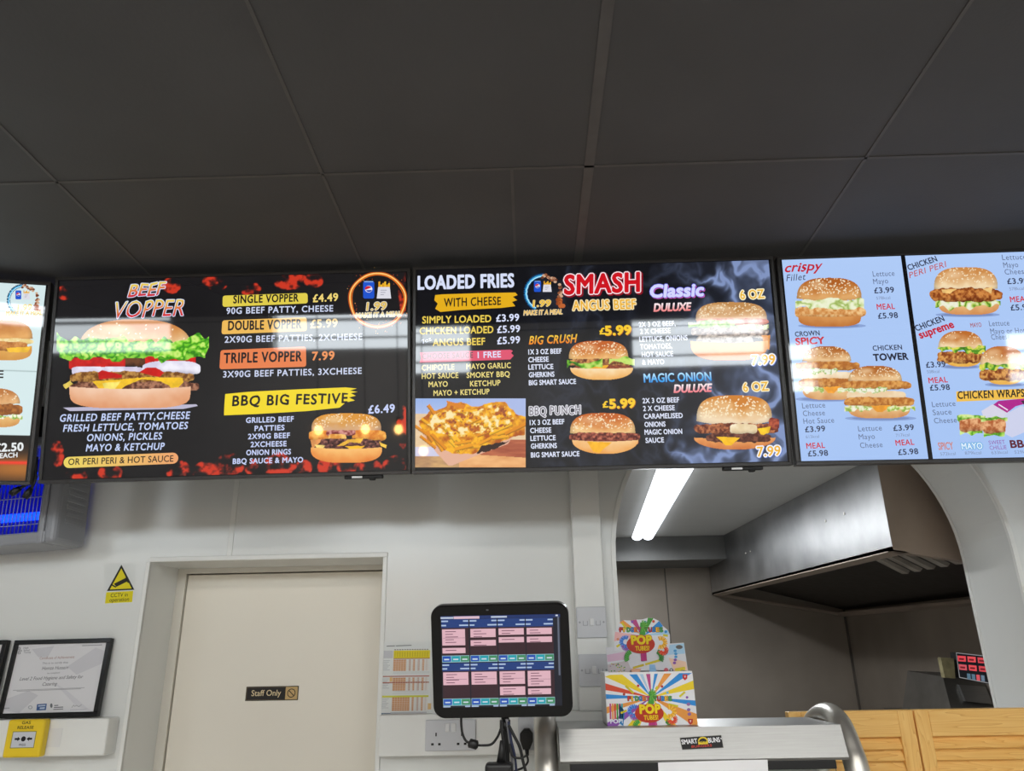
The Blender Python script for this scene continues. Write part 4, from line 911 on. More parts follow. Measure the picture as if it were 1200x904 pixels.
# Staff Only plate on the door
pc = onY(319, 813, DY+.008); root = thing('door_sign', 'small black and gold Staff Only plate on the cream door', 'sign', tuple(pc)); M = Matrix.Translation(tuple(pc))
MB().use(BEZEL).box((-.082, -.002, -.0205), (.082, 0, .0205), .0006).build('plate', None, root)
G = Gfx(M, .0022, px=False)
gold = (196, 164, 110)
G.rect(-.0805, -.019, .0805, .019, (120, 104, 76), 0); G.rect(-.079, -.0178, .079, .0178, (40, 36, 34), 1)
G.text('Staff Only', -.064, -.0065, .028, -.0065, .0165, (226, 206, 166), .008, 0, 2); G.rect(.042, -.0178, .079, .0178, gold, 2)
for r0, cc, l in ((.013, (40, 34, 30), 3), (.0105, gold, 4)): G.ell(.0605, 0, r0, r0, cc, l)
G.line([(.0525, .0075), (.0685, -.0075)], .0026, (40, 34, 30), 5)
G.build('engraving', PRINT, root)

# ------------------------------------------------------------------ between the door and the arch
root = thing('rota_sheet', 'printed paper chart with yellow and orange columns beside the door', 'paper sheet', tuple(onY(475, 795, WY-.004))); M = Matrix.Translation(root.location)
G = Gfx(M, 0); k = 8.222; F = lambda x, y: (430+x/k, 740+y/k)
G.poly([F(148, 102), F(615, 98), F(625, 800), F(112, 832)], (222, 224, 222), 0)
G.line([F(190, 145), F(270, 142)], 8/k, (120, 122, 122), 2); G.line([F(278, 142), F(430, 137)], 8/k, (120, 122, 122), 2)
def cell(x0, y0, x1, y1, c, l=1):
    sh = lambda x, y: F(x-(y-100)*.035, y-(x-200)*.012)
    G.poly([sh(x0, y0), sh(x1, y0), sh(x1, y1), sh(x0, y1)], c, l)
OR_, TAN, GRYC = (206, 152, 108), (196, 172, 160), (196, 196, 200)
cell(262, 188, 612, 262, (226, 206, 40)); cell(160, 188, 255, 262, GRYC); cell(262, 262, 612, 270, (180, 120, 70))
for i in range(14): cell(268+i*24, 176, 282+i*24, 184, (120, 110, 100)); cell(274+i*24, 200, 277+i*24, 250, (150, 140, 30), 2)
for y0, y1 in ((275, 385), (450, 575), (640, 770)):
    w1 = 125 if y0 < 600 else 170
    cell(262, y0, 262+w1, y1, OR_)
    for x, cc in ((412, TAN), (450, OR_), (496, TAN), (540, OR_), (572, (214, 206, 200))): 
        if x > 262+w1: cell(x, y0, x+20, y1, cc)
    for i in range(7): cell(165, y0+8+i*15, 230-(i % 3)*12, y0+12+i*15, (170, 172, 176))
    for i in range(1, 7): cell(262, y0+i*(y1-y0)/7, 612, y0+i*(y1-y0)/7+2.5, (226, 212, 200), 2)
    for i in range(1, 15): cell(262+i*24, y0, 264.5+i*24, y1, (226, 212, 200), 2)
for y in (432, 492): cell(158, y, 612, y+10, (176, 100, 80), 2); 
cell(232, 446, 258, 488, (226, 186, 120), 2)
for y in (395, 405, 580, 600): cell(262, y, 612, y+3, (190, 192, 196))
cell(160, 622, 612, 640, (206, 206, 70), 2); cell(160, 790, 250, 804, (100, 116, 140)); cell(250, 782, 600, 804, (190, 190, 194))
cell(608, 700, 640, 760, (226, 190, 130), 2)
G.build('printed_sheet', PRINTM, root)
MB().use(CARD).hexa([tuple(Vector(onY(*F(112, 832), WY-.0035))-root.location), tuple(Vector(onY(*F(625, 800), WY-.0035))-root.location), tuple(Vector(onY(*F(625, 800), WY))-root.location), tuple(Vector(onY(*F(112, 832), WY))-root.location),
                     tuple(Vector(onY(*F(148, 102), WY-.0035))-root.location), tuple(Vector(onY(*F(615, 98), WY-.0035))-root.location), tuple(Vector(onY(*F(615, 98), WY))-root.location), tuple(Vector(onY(*F(148, 102), WY))-root.location)]).build('laminated_backing', None, root)

o = MB().use(TRIMW).box((DX1+.016, WY-.05, EYE-.252), (.315, WY, EYE-.148), .003).build('dado_trunking'); tag(o, 'white dado trunking running right from the door behind the tablet', 'trunking')
o = MB().use(TRIMW).box((.128, WY-.046, EYE-.1475), (.214, WY, EYE+.548), .003).build('riser_trunking'); tag(o, 'upright white trunking between the tablet and the arch', 'trunking')

def plate(bm_, x0, z0, x1, z1, y, d=.008): bm_.box((x0, y-d, z0), (x1, y, z1), .0025, 3)
ty = WY-.05
root = thing('double_socket', 'white double wall socket on the dado trunking below the paper chart', 'wall socket', (-.2275, ty, EYE-.2005))
b = MB().use(BRSW); plate(b, -.069, -.039, .069, .039, 0); b.build('face_plate', None, root)
for x in (-.04, .03):
    for dx, dz, w, h in ((-.009, -.022, .0035, .0028), (.010, -.022, .0035, .0028), (.0005, .002, .0018, .0045)): MB().use(DARKGAP).box((x+dx-w, -.0084, dz-h), (x+dx+w, -.0078, dz+h)).build('pin_hole', None, root)
for x in (-.0085, .0085):
    MB().use(WPLAS).box((x-.0062, -.0115, .008), (x+.0062, -.0075, .030), .002, 3).build('rocker_switch', None, root)
root = thing('single_socket', 'white single socket beside the steel pipe, with a black plug in it', 'wall socket', (.0, ty, EYE-.2005))
b = MB().use(BRSW); plate(b, -.043, -.041, .043, .041, 0); b.build('face_plate', None, root)
MB().use(WPLAS).box((.018, -.0115, .012), (.031, -.0075, .034), .002, 3).build('rocker_switch', None, root)
pz = onY(617, 866, ty-.03)
root = thing('plug', 'black mains plug pushed into the single socket', 'plug', tuple(pz))
pl = [(-.010, -.026), (.008, -.026), (.0175, -.006), (.0175, .012), (.008, .024), (-.006, .024), (-.0175, .012), (-.0175, -.004)]
b = MB().use(RUB).prism([pl], lambda a, c, d: (a, d, c), -.006, .0215); b.prism([[(x*.8, z*.8) for x, z in pl]], lambda a, c, d: (a, d, c), -.012, -.006); b.build('plug_body', None, root)
MB().use(RUB).tube([(0, .004, -.024), (.001, .004, -.042)], [.0062, .0045], 10).build('strain_relief', None, root)

ty2 = WY-.046
for z, lab in ((.086, 'upper pale grey fused switch plate on the upright trunking'), (-.042, 'lower pale grey fused switch plate, beside the toy box')):
    root = thing('switch_plate', lab, 'switch', (.172, ty2, EYE+z), 'fused switches on the upright trunking')
    b = MB().use(BRSW); plate(b, -.0425, -.0425, .0425, .0425, 0); b.build('face_plate', None, root)
    MB().use(WPLAS).box((-.006, -.0115, -.010), (.006, -.0075, .011), .002, 3).build('rocker_switch', None, root)
    for s in (-1, 1):
        f = MB().use(GREYP)
        f.box((s*.012, -.0088, -.009), (s*.024, -.0078, -.0075)).box((s*.0235, -.0088, -.009), (s*.025, -.0078, .004)).box((s*.0115, -.0088, -.009), (s*.013, -.0078, .004))
        f.build('fuse_carrier', None, root)
        f = MB().use(GREYP).box((s*.034-.003, -.0088, -.001), (s*.034+.003, -.0078, .001)).box((s*.034-.001, -.0088, -.003), (s*.034+.001, -.0078, .003)); f.build('fixing_screw', None, root)

# order tablet on its pole
TS = 1.70/2.05; q = (-.0806*TS, 1.70, -.0112*TS, -3.69, 14.03, .1); M = pose(q); TBW, TBH = .3576*TS, .2833*TS
root = thing('order_tablet', 'black order screen on a pole showing pink and blue tickets', 'tablet', M=M)
def rrect(x, z, r, n=8):
    pts = []
    for sx, sz, a0 in ((1, 1, 0), (-1, 1, 90), (-1, -1, 180), (1, -1, 270)):
        for k_ in range(n+1):
            a = math.radians(a0+90*k_/n); pts.append((sx*(x-r)+r*math.cos(a), sz*(z-r)+r*math.sin(a)))
    return pts
b = MB().use(BEZEL)
b.prism([rrect(TBW/2-.003, TBH/2-.003, .022)], lambda a, c, d: (a, d, c), 0, .004).prism([rrect(TBW/2, TBH/2, .025)], lambda a, c, d: (a, d, c), .003, .022).prism([rrect(TBW/2-.02, TBH/2-.02, .02)], lambda a, c, d: (a, d, c), .021, .034)
b.build('body', None, root)
G = Gfx(M, .0004); k = 6.028; F = lambda x, y: (500+x/k, 700+y/k)
def tb(x0, y0, x1, y1, c, l=1):
    sh = lambda x, y: F(x+(y-450)*.025, y-(x-520)*.018); G.poly([sh(x0, y0), sh(x1, y0), sh(x1, y1), sh(x0, y1)], c, l)
NAVY, PINK, MAR = (22, 58, 124), (228, 182, 194), (52, 26, 36)
tb(106, 128, 950, 775, (14, 20, 36), 0); tb(106, 128, 950, 150, (20, 46, 104)); tb(198, 132, 380, 150, (224, 190, 206), 2); tb(106, 135, 196, 148, (190, 200, 220), 2); tb(462, 134, 574, 146, (190, 200, 220), 2)
for cix, x in enumerate((110, 310, 509, 707)):
    w1 = 192
    for riy, (yh0, yh1, yb, yf0, yf1) in enumerate(((152, 212, 400, 408, 456), (462, 518, 705, 712, 762))):
        tb(x, yh0, x+w1, yh1, NAVY); tb(x, yh1, x+w1, yf0, MAR); tb(x, yf0, x+w1, yf1, (150, 190, 200), 1)
        for xx, y_, w_ in ((0, yh0+8, 48), (154, yh0+8, 36), (0, yh1-22, 34), (126, yh1-22, 64)): tb(x+xx, y_, x+xx+w_, y_+10, (176, 196, 226), 2)
        for j, cc in enumerate(((20, 80, 180), (16, 160, 176), (60, 140, 96))): tb(x+3+j*64, yf0+4, x+62+j*64, yf1-5, cc, 2); tb(x+14+j*64, yf0+22, x+50+j*64, yf0+32, (206, 220, 230), 3)
        cards = {(0, 0): ((222, 336), (354, 392)), (1, 0): ((222, 282), (302, 342)), (2, 0): ((222, 268), (284, 322)), (3, 0): ((222, 268), (284, 324)), (0, 1): ((526, 616),), (1, 1): ((526, 616),), (2, 1): ((526, 616), (634, 694)), (3, 1): ((526, 634), (650, 692))}[(cix, riy)]
        for c0, c1_ in cards:
            tb(x+4, c0, x+w1-(26 if (cix, riy) in ((0, 0), (3, 1)) else 10), c1_, PINK, 2)
            nl = max(1, int((c1_-c0)/20))
            for j in range(nl): tb(x+26, c0+14+j*19, x+26+(76, 54, 90, 60)[(j+cix) % 4], c0+19+j*19, (112, 70, 90), 3)
            if c1_-c0 > 80: tb(x+10, (c0+c1_)/2+4, x+w1-20, (c0+c1_)/2+6, (120, 80, 100), 3)
        tb(x, 764, x+50, 773, (176, 196, 226), 2); tb(x+154, 764, x+190, 773, (176, 196, 226), 2)
    tb(x-5, 150, x-1, 775, (10, 16, 30), 2)
tb(930, 145, 942, 560, (96, 104, 122), 2); tb(918, 132, 934, 142, (220, 226, 236), 2)
G.ell(*F(428, 92), 1.7, .9, (90, 92, 96), 1, n=10)
G.build('screen', TABM, root)
iv = M.inverted(); W_ = lambda p: tuple(iv @ Vector(p))
pb = onY(592, 850, 1.755)
a = MB().use(RUB).tube([W_((pb[0], 1.755, EYE-.03)), W_((pb[0], 1.76, EYE-.16)), W_((pb[0]+.002, 1.76, 0.02))], .0085, 12);
a.tube([W_((pb[0], 1.60, 0.0)), W_((pb[0], 1.60, .02))], .10, 24)
a.tube([W_((pb[0], 1.715, EYE-.02)), W_((pb[0], 1.757, EYE-.035))], .02, 10); a.tube([W_((pb[0]-.011, 1.75, EYE-.139)), W_((pb[0]+.011, 1.75, EYE-.139))], .011, 10)
a.build('pole', None, root)

def cable(label, pts, Y, r=.0026, m=None, name='cable', dy=0):
    P = [tuple(onY(u, v, Y+dy*i)) for i, (u, v) in enumerate(pts)]
    o = MB().use(m or RUB).tube(smooth_path(P, 8), r, 8).build(name); return tag(o, label, 'cable', 'cables hanging under the tablet')
root = thing('power_lead', 'thin black lead with an inline block, looping left under the tablet', 'cable', (0, 0, 0), 'cables hanging under the tablet')
Yc = 1.775
P = [tuple(onY(u, v, Yc)) for u, v in ((540.5, 836), (540.5, 848), (542, 860), (546, 868.5), (552, 872))]
MB().use(RUB).tube(smooth_path(P), .0026, 8).build('lead', None, root)
P = [tuple(onY(u, v, Yc)) for u, v in ((557, 873.5), (566, 874), (576, 872.5), (583, 864), (587, 854), (590, 846))]
MB().use(RUB).tube(smooth_path(P), .0026, 8).build('lead', None, root)
P = [tuple(onY(u, v, Yc)) for u, v in ((549, 870.6), (550.2, 871.2), (559, 873.6), (560.4, 873.8))]
MB().use(RUB).tube(P, [.005, .0095, .0095, .005], 10).build('inline_block', None, root)
cable('black cable falling straight beside the tablet pole', [(588, 845), (589, 862), (592, 885), (594, 930)], 1.735, .0036)
cable('grey cable falling straight between the black cables', [(594, 843), (597, 865), (600, 890), (601, 930)], 1.738, .0030, RUBG)
cable('dark blue cable nearest the steel pipe, falling steeply', [(596, 846), (599, 868), (604, 892), (606, 930)], 1.732, .0027, mat('dark_blue_rubber', (24, 34, 66), rough=.5))
cable('black cable crossing from the tablet down to the lower right', [(596, 850), (602, 862), (609, 876), (613, 893), (618, 912)], 1.729, .0031)
cable('black plug lead curling back into the cable bundle', [(617.5, 885), (618.5, 893), (613, 900), (602, 905), (596, 915)], 2.2, .0028)
cable('black cable making a small loop across the bundle', [(597, 872), (600, 886), (610, 889), (617, 886)], 1.722, .0021)
p0, p1 = onY(571, 906, 1.70), onY(599, 897, 1.70)
root = thing('power_adapter', 'black power adapter block at the bottom of the cable bundle', 'power adapter', tuple((p0+p1)/2))
MB().use(RUB).box((-.028, -.025, -.04), (.028, .015, .0125), .007, 3).build('adapter_body', None, root)
MB().use(RUB).tube([(.003, -.004, .011), (.006, -.004, .036), (.006, -.004, .053)], [.009, .0065, .0038], 10).build('strain_relief', None, root)

for lab, pts in (('black plug lead hanging between the two left screens', [(43, 536), (42, 552), (41, 562), (37, 572), (29, 584)]), ('short black lead poking left below the far left screen', [(40.5, 563), (34, 567), (24, 572), (13, 579)])):
    P = [tuple(onY(u, v, 1.96)) for u, v in pts]; r_ = thing('screen_lead', lab, 'cable', P[0], 'loose leads under the left screens'); R_ = Vector(P[0])
    L_ = [tuple(Vector(p_)-R_) for p_ in P]
    MB().use(RUB).tube(smooth_path(L_), .0042, 8).build('lead', None, r_); MB().use(RUB).tube([L_[-2], tuple((Vector(L_[-2])+Vector(L_[-1]))/2), L_[-1]], [.006, .0095, .009], 10).build('connector', None, r_)

# ------------------------------------------------------------------ heated servery on the counter
root = thing('servery', 'stainless heated servery with a sloping cap between two bent steel pipes', 'food display', (.372, 1.95, 0))
ox, oy = .372, 1.95
prof = [(1.86, -.158), (1.838, -.2215), (1.842, -.227), (2.08, -.224), (2.08, -.158)]
b = MB().use(BRUSH).prism([[(y-oy, z+EYE) for y, z in prof]], lambda a, c, d: (d, a, c), .056-ox, .687-ox)
b.build('cap', None, root)
MB().use(BACKP).box((.078-ox, 1.843-oy, EYE-.245), (.66-ox, 1.88-oy, EYE-.2272), .002).build('heat_lamp_strip', None, root)
hp = [onX(u, v, .716) for u, v in ((953, 853), (955, 846), (963, 839), (973, 838), (982, 846), (990, 861), (998, 882), (1005, 904))]
for X, nm in ((.716, 0), (.0265, 1)):
    P = [(X-ox, p[1]-oy, p[2]) for p in hp]; last = P[-1]; P = [(P[0][0], P[0][1]+.004, P[0][2]-.12), (P[0][0], P[0][1]+.004, P[0][2]-.04)]+P+[(last[0], last[1]-.012, last[2]-.10), (last[0], last[1]-.02, EYE-.72)]
    MB().use(STEELP).tube(smooth_path(P, 8), .0265, 24).build('bent_pipe', None, root)
MB().use(GLASS).box((.08-ox, 1.850-oy, EYE-.70), (.66-ox, 1.856-oy, EYE-.245)).build('front_glass', None, root)
b = MB().use(BRUSH).box((.0-ox, 1.72-oy, EYE-.76), (.745-ox, 2.16-oy, EYE-.70), .004)
b.box((.056-ox, 2.06-oy, EYE-.70), (.687-ox, 2.08-oy, EYE-.224)); b.box((.0-ox, 1.74-oy, 0), (.745-ox, 2.14-oy, EYE-.76)); b.build('base_cabinet', None, root)
# brand plate on the cap
fm = pose((.53, 1.849, -.18975, 0, -19.1, 0))
iv0 = Matrix.Translation(root.location).inverted()
MP = fm
G = Gfx(MP, .0006)
G.poly([(796.5, 865), (845.2, 861.8), (848, 876.8), (799.4, 879.2)], (92, 90, 84), 0); G.poly([(797.2, 865.5), (844.8, 862.5), (847.3, 876.2), (799.8, 878.5)], (20, 19, 20), 1)
G.text('SMART', 799.3, 872.7, 817.5, 871.3, 5.2, (226, 226, 230), .03, 0, 2); G.text("BUNS", 830.5, 870.8, 844, 869.8, 5.2, (226, 226, 230), .03, 0, 2); G.line([(844.6, 865), (845.3, 866.8)], .9, (226, 226, 230), 2)
G.ell(823.8, 869.5, 6, 5.6, (226, 196, 40), 2, 180, 360); G.ell(823.8, 869.3, 4.4, 3.6, (20, 19, 20), 3, 180, 360); G.poly([(818, 869.8), (829.8, 869), (829.6, 872.4), (818.4, 873)], (226, 196, 40), 2); G.text('Grill', 820.2, 870.9, 827.6, 870.3, 2.2, (20, 19, 20), .01, 0, 3)
G.text('BURGERS', 810.5, 876.8, 834.5, 875.2, 2.6, (206, 60, 40), .01, .1, 2)
pl_ = G.build('name_plate', PRINT); pl_.matrix_world = MP
pl_.parent = root; pl_.matrix_parent_inverse = iv0; pl_['label'] = 'small black plate with white and yellow lettering'
# sheet of paper in the glass
a0, a1 = onY(771, 893.5, 1.842), onY(899, 889.5, 1.842)
o = MB().use(CARD).hexa([(a0[0]-.006, 1.8475, EYE-.54), (a1[0]-.02, 1.8475, EYE-.54), (a1[0]-.02, 1.8495, EYE-.54), (a0[0]-.006, 1.8495, EYE-.54), (a0[0], 1.840, a0[2]-.001), (a1[0], 1.840, a1[2]-.001), (a1[0], 1.8417, a1[2]-.001), (a0[0], 1.8417, a0[2]-.001)]).build('paper_sheet'); tag(o, 'white paper sheet hanging on the front glass below the brand plate', 'paper sheet')

# box of stretchy toy tubes on the servery
BZ = EYE-.1580; BX, BY, BW, BH, BD = .2755, 1.920, .2075, .1165, .125
root = thing('toy_display_box', 'colourful open display box of pop tube toys standing on the steel cap', 'toy box', (BX, BY, BZ))
b = MB().use(CARD)
b.box((-BW/2, 0, 0), (BW/2, .002, BH)).box((-BW/2, .002, 0), (-BW/2+.002, BD, BH)).box((BW/2-.002, .002, 0), (BW/2, BD, BH)).box((-BW/2, .002, 0), (BW/2, BD, .002)).box((-BW/2, BD-.002, 0), (BW/2, BD, BH)); b.build('tray', None, root)
M = Matrix.Translation((BX, BY, BZ)); k = 6.232; F = lambda x, y: (700+x/k, 715+y/k)
BLU, ORG, PK, YL, RD, GN, PU = (54, 146, 222), (240, 160, 76), (196, 80, 140), (244, 214, 50), (222, 84, 60), (76, 160, 64), (146, 90, 180)
def tubes_art(G, c, s, L):
    """arching stretchy tubes round the title"""
    cx, cy = c
    def arc(x, y, r, a0, a1, w, col):
        n = 14; pts = [(x+r*math.cos(math.radians(a0+(a1-a0)*i/n)), y+r*math.sin(math.radians(a0+(a1-a0)*i/n))) for i in range(n+1)]
        for i in range(n): G.line([pts[i], pts[i+1]], w*(1 if i % 2 else .88), tuple(min(255, v+(18 if i % 2 else -12)) for v in col), L+.01*i)
    arc(cx-21*s, cy-1*s, 5.5*s, -60, -300, 5*s, (70, 130, 216)); arc(cx-20*s, cy+4*s, 4.2*s, 40, 190, 4.5*s, PU)
    arc(cx+21*s, cy+0*s, 5.5*s, -120, 120, 5.5*s, (246, 180, 50)); arc(cx+24*s, cy+9*s, 4*s, -60, 170, 5*s, (226, 76, 50))
    arc(cx-12*s, cy+18*s, 8*s, 150, 250, 6*s, GN); arc(cx+14*s, cy+18*s, 8*s, 290, 390, 6*s, (60, 130, 56)); G.line([(cx, cy+7*s), (cx+1*s, cy+22*s)], 7*s, (186, 56, 124), L); arc(cx-1*s, cy-20*s, 4*s, -100, 100, 6*s, (96, 170, 60)); G.line([(cx, cy-24*s), (cx-1*s, cy-9*s)], 7*s, GN, L)
    G.ell(cx-3*s, cy+2*s, 17*s, 11*s, (196, 60, 40), L+.3)
    G.text('POP', cx-13.5*s, cy+1.8*s, cx+10*s, cy+1.2*s, 9.6*s, (248, 220, 30), .06, 0, L+1.5, 1.08, ((190, 70, 30), .04))
    G.text('TUBES!', cx-9*s, cy+9.6*s, cx+7.5*s, cy+9*s, 5.2*s, (248, 214, 30), .03, 0, L+1.5, 1.05, ((190, 60, 30), .04))
    tw = 'FIDGET TUBES'; cc = [(206, 60, 50), (240, 190, 50), (80, 170, 90), (60, 140, 210), (240, 130, 60), (200, 70, 130), None, (80, 150, 60), (206, 60, 50), (60, 140, 210), (240, 190, 50), (80, 170, 90)]
    for i, ch in enumerate(tw):
        if ch != ' ': G.text(ch, cx-28*s+i*4.35*s, cy-13*s, cx-28*s+i*4.35*s+(1.4 if ch == 'I' else 3.6)*s, cy-13*s, 5*s, cc[i], .05, 0, L+1.5, 1, ((70, 50, 60), .05))
G = Gfx(M, .0004)
G.poly([(708.8, 791.4), (811.5, 789), (818, 853), (712, 853.3)], (236, 236, 240), 0)
fc = F(395, 640)
quad = [np.array(v) for v in ((708.8, 791.4), (811.5, 789), (818, 853), (712, 853.3))]
def rayp(a):
    d = np.array((math.cos(a), math.sin(a))); best = 1e9
    for i in range(4):
        p_, r_ = quad[i], quad[(i+1) % 4]-quad[i]; den = d[0]*r_[1]-d[1]*r_[0]
        if abs(den) < 1e-9: continue
        w_ = p_-np.array(fc); t = (w_[0]*r_[1]-w_[1]*r_[0])/den; u = (w_[0]*d[1]-w_[1]*d[0])/den
        if t > 0 and -1e-6 <= u <= 1+1e-6: best = min(best, t)
    return tuple(np.array(fc)+d*best)
for a0, a1, cc in ((-103, -93, PK), (-83, -75, BLU), (-62, -50, ORG), (-41, -31, BLU), (-22, -11, YL), (4, 11, BLU), (20, 34, ORG), (48, 60, YL), (78, 96, PK), (112, 130, YL), (140, 150, PU), (160, 168, ORG), (178, 184, BLU), (189, 197, RD), (204, 218, YL), (226, 238, BLU), (243, 250, (180, 210, 236))):
    G.poly([fc]+[rayp(math.radians(a0+(a1-a0)*i/3)) for i in range(4)], cc, 1)
G.ell(*fc, 3, 3, (236, 236, 240), 1.5); tubes_art(G, F(398, 745), 1.0, 3)
for i, cc in enumerate((PK, ORG, RD, GN, PU, (80, 180, 190))): G.poly([F(88+i*17, 685), F(101+i*17, 685), F(103+i*17, 800), F(91+i*17, 800)], cc, 2)
G.poly([F(160, 690), F(200, 740), F(190, 850), F(160, 830)], (60, 140, 200), 2); G.text('POP!', *F(97, 830), *F(186, 826), 4.6, (240, 244, 250), .04, 0, 4)
for x, y, rc in ((640, 490, (200, 50, 50)), (680, 815, (200, 60, 50))): G.poly([F(x-18, y-18), F(x+18, y-18), F(x+16, y+12), F(x, y+26), F(x-16, y+12)], rc, 3); G.poly([F(x-7, y-8), F(x+7, y-8), F(x, y+10)], (240, 220, 220), 3.5)
for x, y, cc in ((298, 555, (200, 60, 70)), (472, 560, (200, 60, 60)), (195, 617, (190, 70, 60)), (512, 605, (120, 190, 230)), (655, 640, PU)): G.ell(*F(x, y), 1.6, 1.6, cc, 3, n=8)
for x, y in ((665, 690), (667, 730), (672, 762)): G.ell(*F(x, y), 2.2, 2, (150, 110, 170), 3, n=10)
for a, bb in (((205, 555), (265, 610)), ((425, 580), (440, 560)), ((600, 635), (640, 600)), ((520, 690), (590, 705)), ((170, 755), (215, 735))): G.line([F(*a), F(*bb)], 2.4, (214, 200, 40), 3)
G.build('front_panel', PRINT, root)
# raised lid behind, with its scalloped header
ly = BD+.001
LM = Matrix.Translation((BX, BY, BZ)); G = Gfx(LM, -ly+.003)
lid = [F(62, 275), F(632, 240), F(668, 490), F(85, 490)]
Gl = lambda u, v: Gfx(LM, -ly+.003).P(np.array([u]), np.array([v]))[0]
hd = [F(125, 300), F(122, 230), F(130, 160), F(160, 95), F(190, 76), F(240, 78), F(285, 72), F(330, 70), F(370, 58), F(410, 62), F(450, 82), F(480, 120), F(510, 145), F(528, 180), F(530, 235), F(520, 290)]
def card_from(px_, name, y0, y1):
    pts = [tuple(Gl(*p_)) for p_ in px_]; o_ = MB().use(CARD).prism([pts], lambda a, c, d: (a, d, c), y0, y1).build(name, None, root); return o_
low = [tuple(p_) for p_ in lid]
card_from(lid, 'lid_panel', ly-.0028, ly); card_from(hd, 'header_card', ly-.0055, ly-.003)
G = Gfx(LM, -(ly-.0030)); G.poly(lid, (226, 226, 232), 0)
for pts, cc in ((((70, 330), (230, 300), (240, 360), (75, 380)), (226, 190, 214)), (((75, 400), (220, 370), (260, 470), (85, 470)), (206, 196, 200)), (((480, 262), (632, 245), (640, 320), (500, 330)), (176, 214, 240)), (((520, 350), (648, 380), (660, 450), (560, 450)), (244, 206, 180)), (((380, 400), (420, 400), (440, 480), (380, 480)), (150, 196, 236)), (((250, 430), (320, 430), (300, 480), (220, 480)), (240, 180, 150))): G.poly([F(*p_) for p_ in pts], cc, 1)
G.poly([F(566, 428), F(640, 415), F(645, 455), F(570, 460)], (236, 214, 60), 2); G.ell(*F(502, 440), 2.6, 2.6, (216, 110, 120), 2); G.ell(*F(540, 440), 2.2, 2.2, (90, 90, 96), 2); G.ell(*F(540, 440), 1.2, 1.2, (226, 226, 232), 3); G.ell(*F(598, 272), 4, 2.4, (110, 104, 100), 2)
rr = random.Random(2)
for i in range(26): G.ell(*F(rr.uniform(85, 200), rr.uniform(380, 470)), .9, .8, rr.choice([PU, (180, 150, 170), (206, 190, 80), GN]), 2, n=6)
for i in range(5): G.ell(*F(568+6*math.sin(i), 300+i*22), 2, 1.7, (80, 160, 216) if i < 3 else PU, 2, n=8)
G.line([F(260, 425), F(340, 402)], 2.6, (214, 190, 60), 5); G.line([F(350, 399), F(470, 365)], 2.6, (226, 206, 60), 5)
def clip_hd(G):
    pass
G2 = Gfx(LM, -(ly-.0058)); G2.poly(hd, (232, 232, 238), 0)
hc = np.array(F(335, 190))
hda = [np.array(p_) for p_ in hd]
for i0, i1, cc in ((1, 2, (244, 190, 190)), (3, 4, ORG), (5, 6, PK), (8, 9, GN), (10, 11, BLU), (12, 13, (176, 214, 240))): G2.poly([tuple(hc), tuple(hda[i0]), tuple(hda[i1])], cc, 1)
for x, y, cc in ((165, 145, (230, 100, 110)), (150, 215, (230, 150, 120)), (255, 88, PU), (410, 85, RD), (500, 160, BLU), (350, 90, (80, 170, 190))): G2.ell(*F(x, y), 1.7, 1.7, cc, 2, n=8)
for a, bb in (((180, 95), (220, 150)), ((480, 185), (515, 190)), ((140, 270), (165, 255))): G2.line([F(*a), F(*bb)], 2.4, (224, 206, 40), 2)
ov = MB
tubes_art(G2, F(335, 240), .98, 3)
G2.build('header_print', PRINT, root); G.build('lid_print', PRINT, root)

# ------------------------------------------------------------------ pine louvre doors
def leaf(X0, X1, label, sl, sr):
    zt, zb, y0, y1 = EYE-.152, .12, 2.165, 2.193
    r = thing('louvre_door', label, 'louvre door', ((X0+X1)/2, 2.18, zb), 'pine louvre half doors'); dx = (X0+X1)/2
    T = lambda a, b_: ((a[0]-dx, a[1]-2.18, a[2]-zb), (b_[0]-dx, b_[1]-2.18, b_[2]-zb))
    MB().use(PINEV).box(*T((X0, y0, zb), (X0+sl, y1, zt)), .002).build('stile', None, r); MB().use(PINEV).box(*T((X1-sr, y0, zb), (X1, y1, zt)), .002).build('stile', None, r)
    MB().use(PINEH).box(*T((X0+sl, y0, zt-.064), (X1-sr, y1, zt)), .002).build('rail', None, r); MB().use(PINEH).box(*T((X0+sl, y0, zb), (X1-sr, y1, zb+.09)), .002).build('rail', None, r)
    s = MB().use(PINEH); z = zt-.064-.0135; th = .0075
    while z > zb+.10:
        yc = 2.18-2.18; zc = z-zb; a = math.radians(62); hx = .0185
        pts = []
        for su, sv in ((-1, -1), (1, -1), (1, 1), (-1, 1)):
            u_, v_ = su*hx, sv*th/2; pts.append((yc+u_*math.cos(a)-v_*math.sin(a), zc+u_*math.sin(a)+v_*math.cos(a)))
        A_ = [(X0+sl-dx-.002, y_, z_) for y_, z_ in pts]; B_ = [(X1-sr-dx+.002, y_, z_) for y_, z_ in pts]
        s.hexa(A_+B_); z -= .0272
    s.build('slats', None, r)
    MB().use(PINEV).box(*T((X0+sl-.004, 2.19, zb+.08), (X1-sr+.004, 2.1935, zt-.06))).build('back_board', None, r)
    # hinge strap to the floor post so that the leaf stands
    f = MB().use(PINEV).box(*T((X0+.01, 2.17, 0), (X0+.04, 2.19, zb+.01))).box(*T((X1-.04, 2.17, 0), (X1-.01, 2.19, zb+.01))); f.build('foot', None, r)
leaf(.668, .992, 'narrower pine louvre door directly behind the bent steel pipe', .033, .040)
leaf(.996, 1.56, 'wider pine louvre door to the right of the bent pipe, cut by the frame edge', .036, .040)

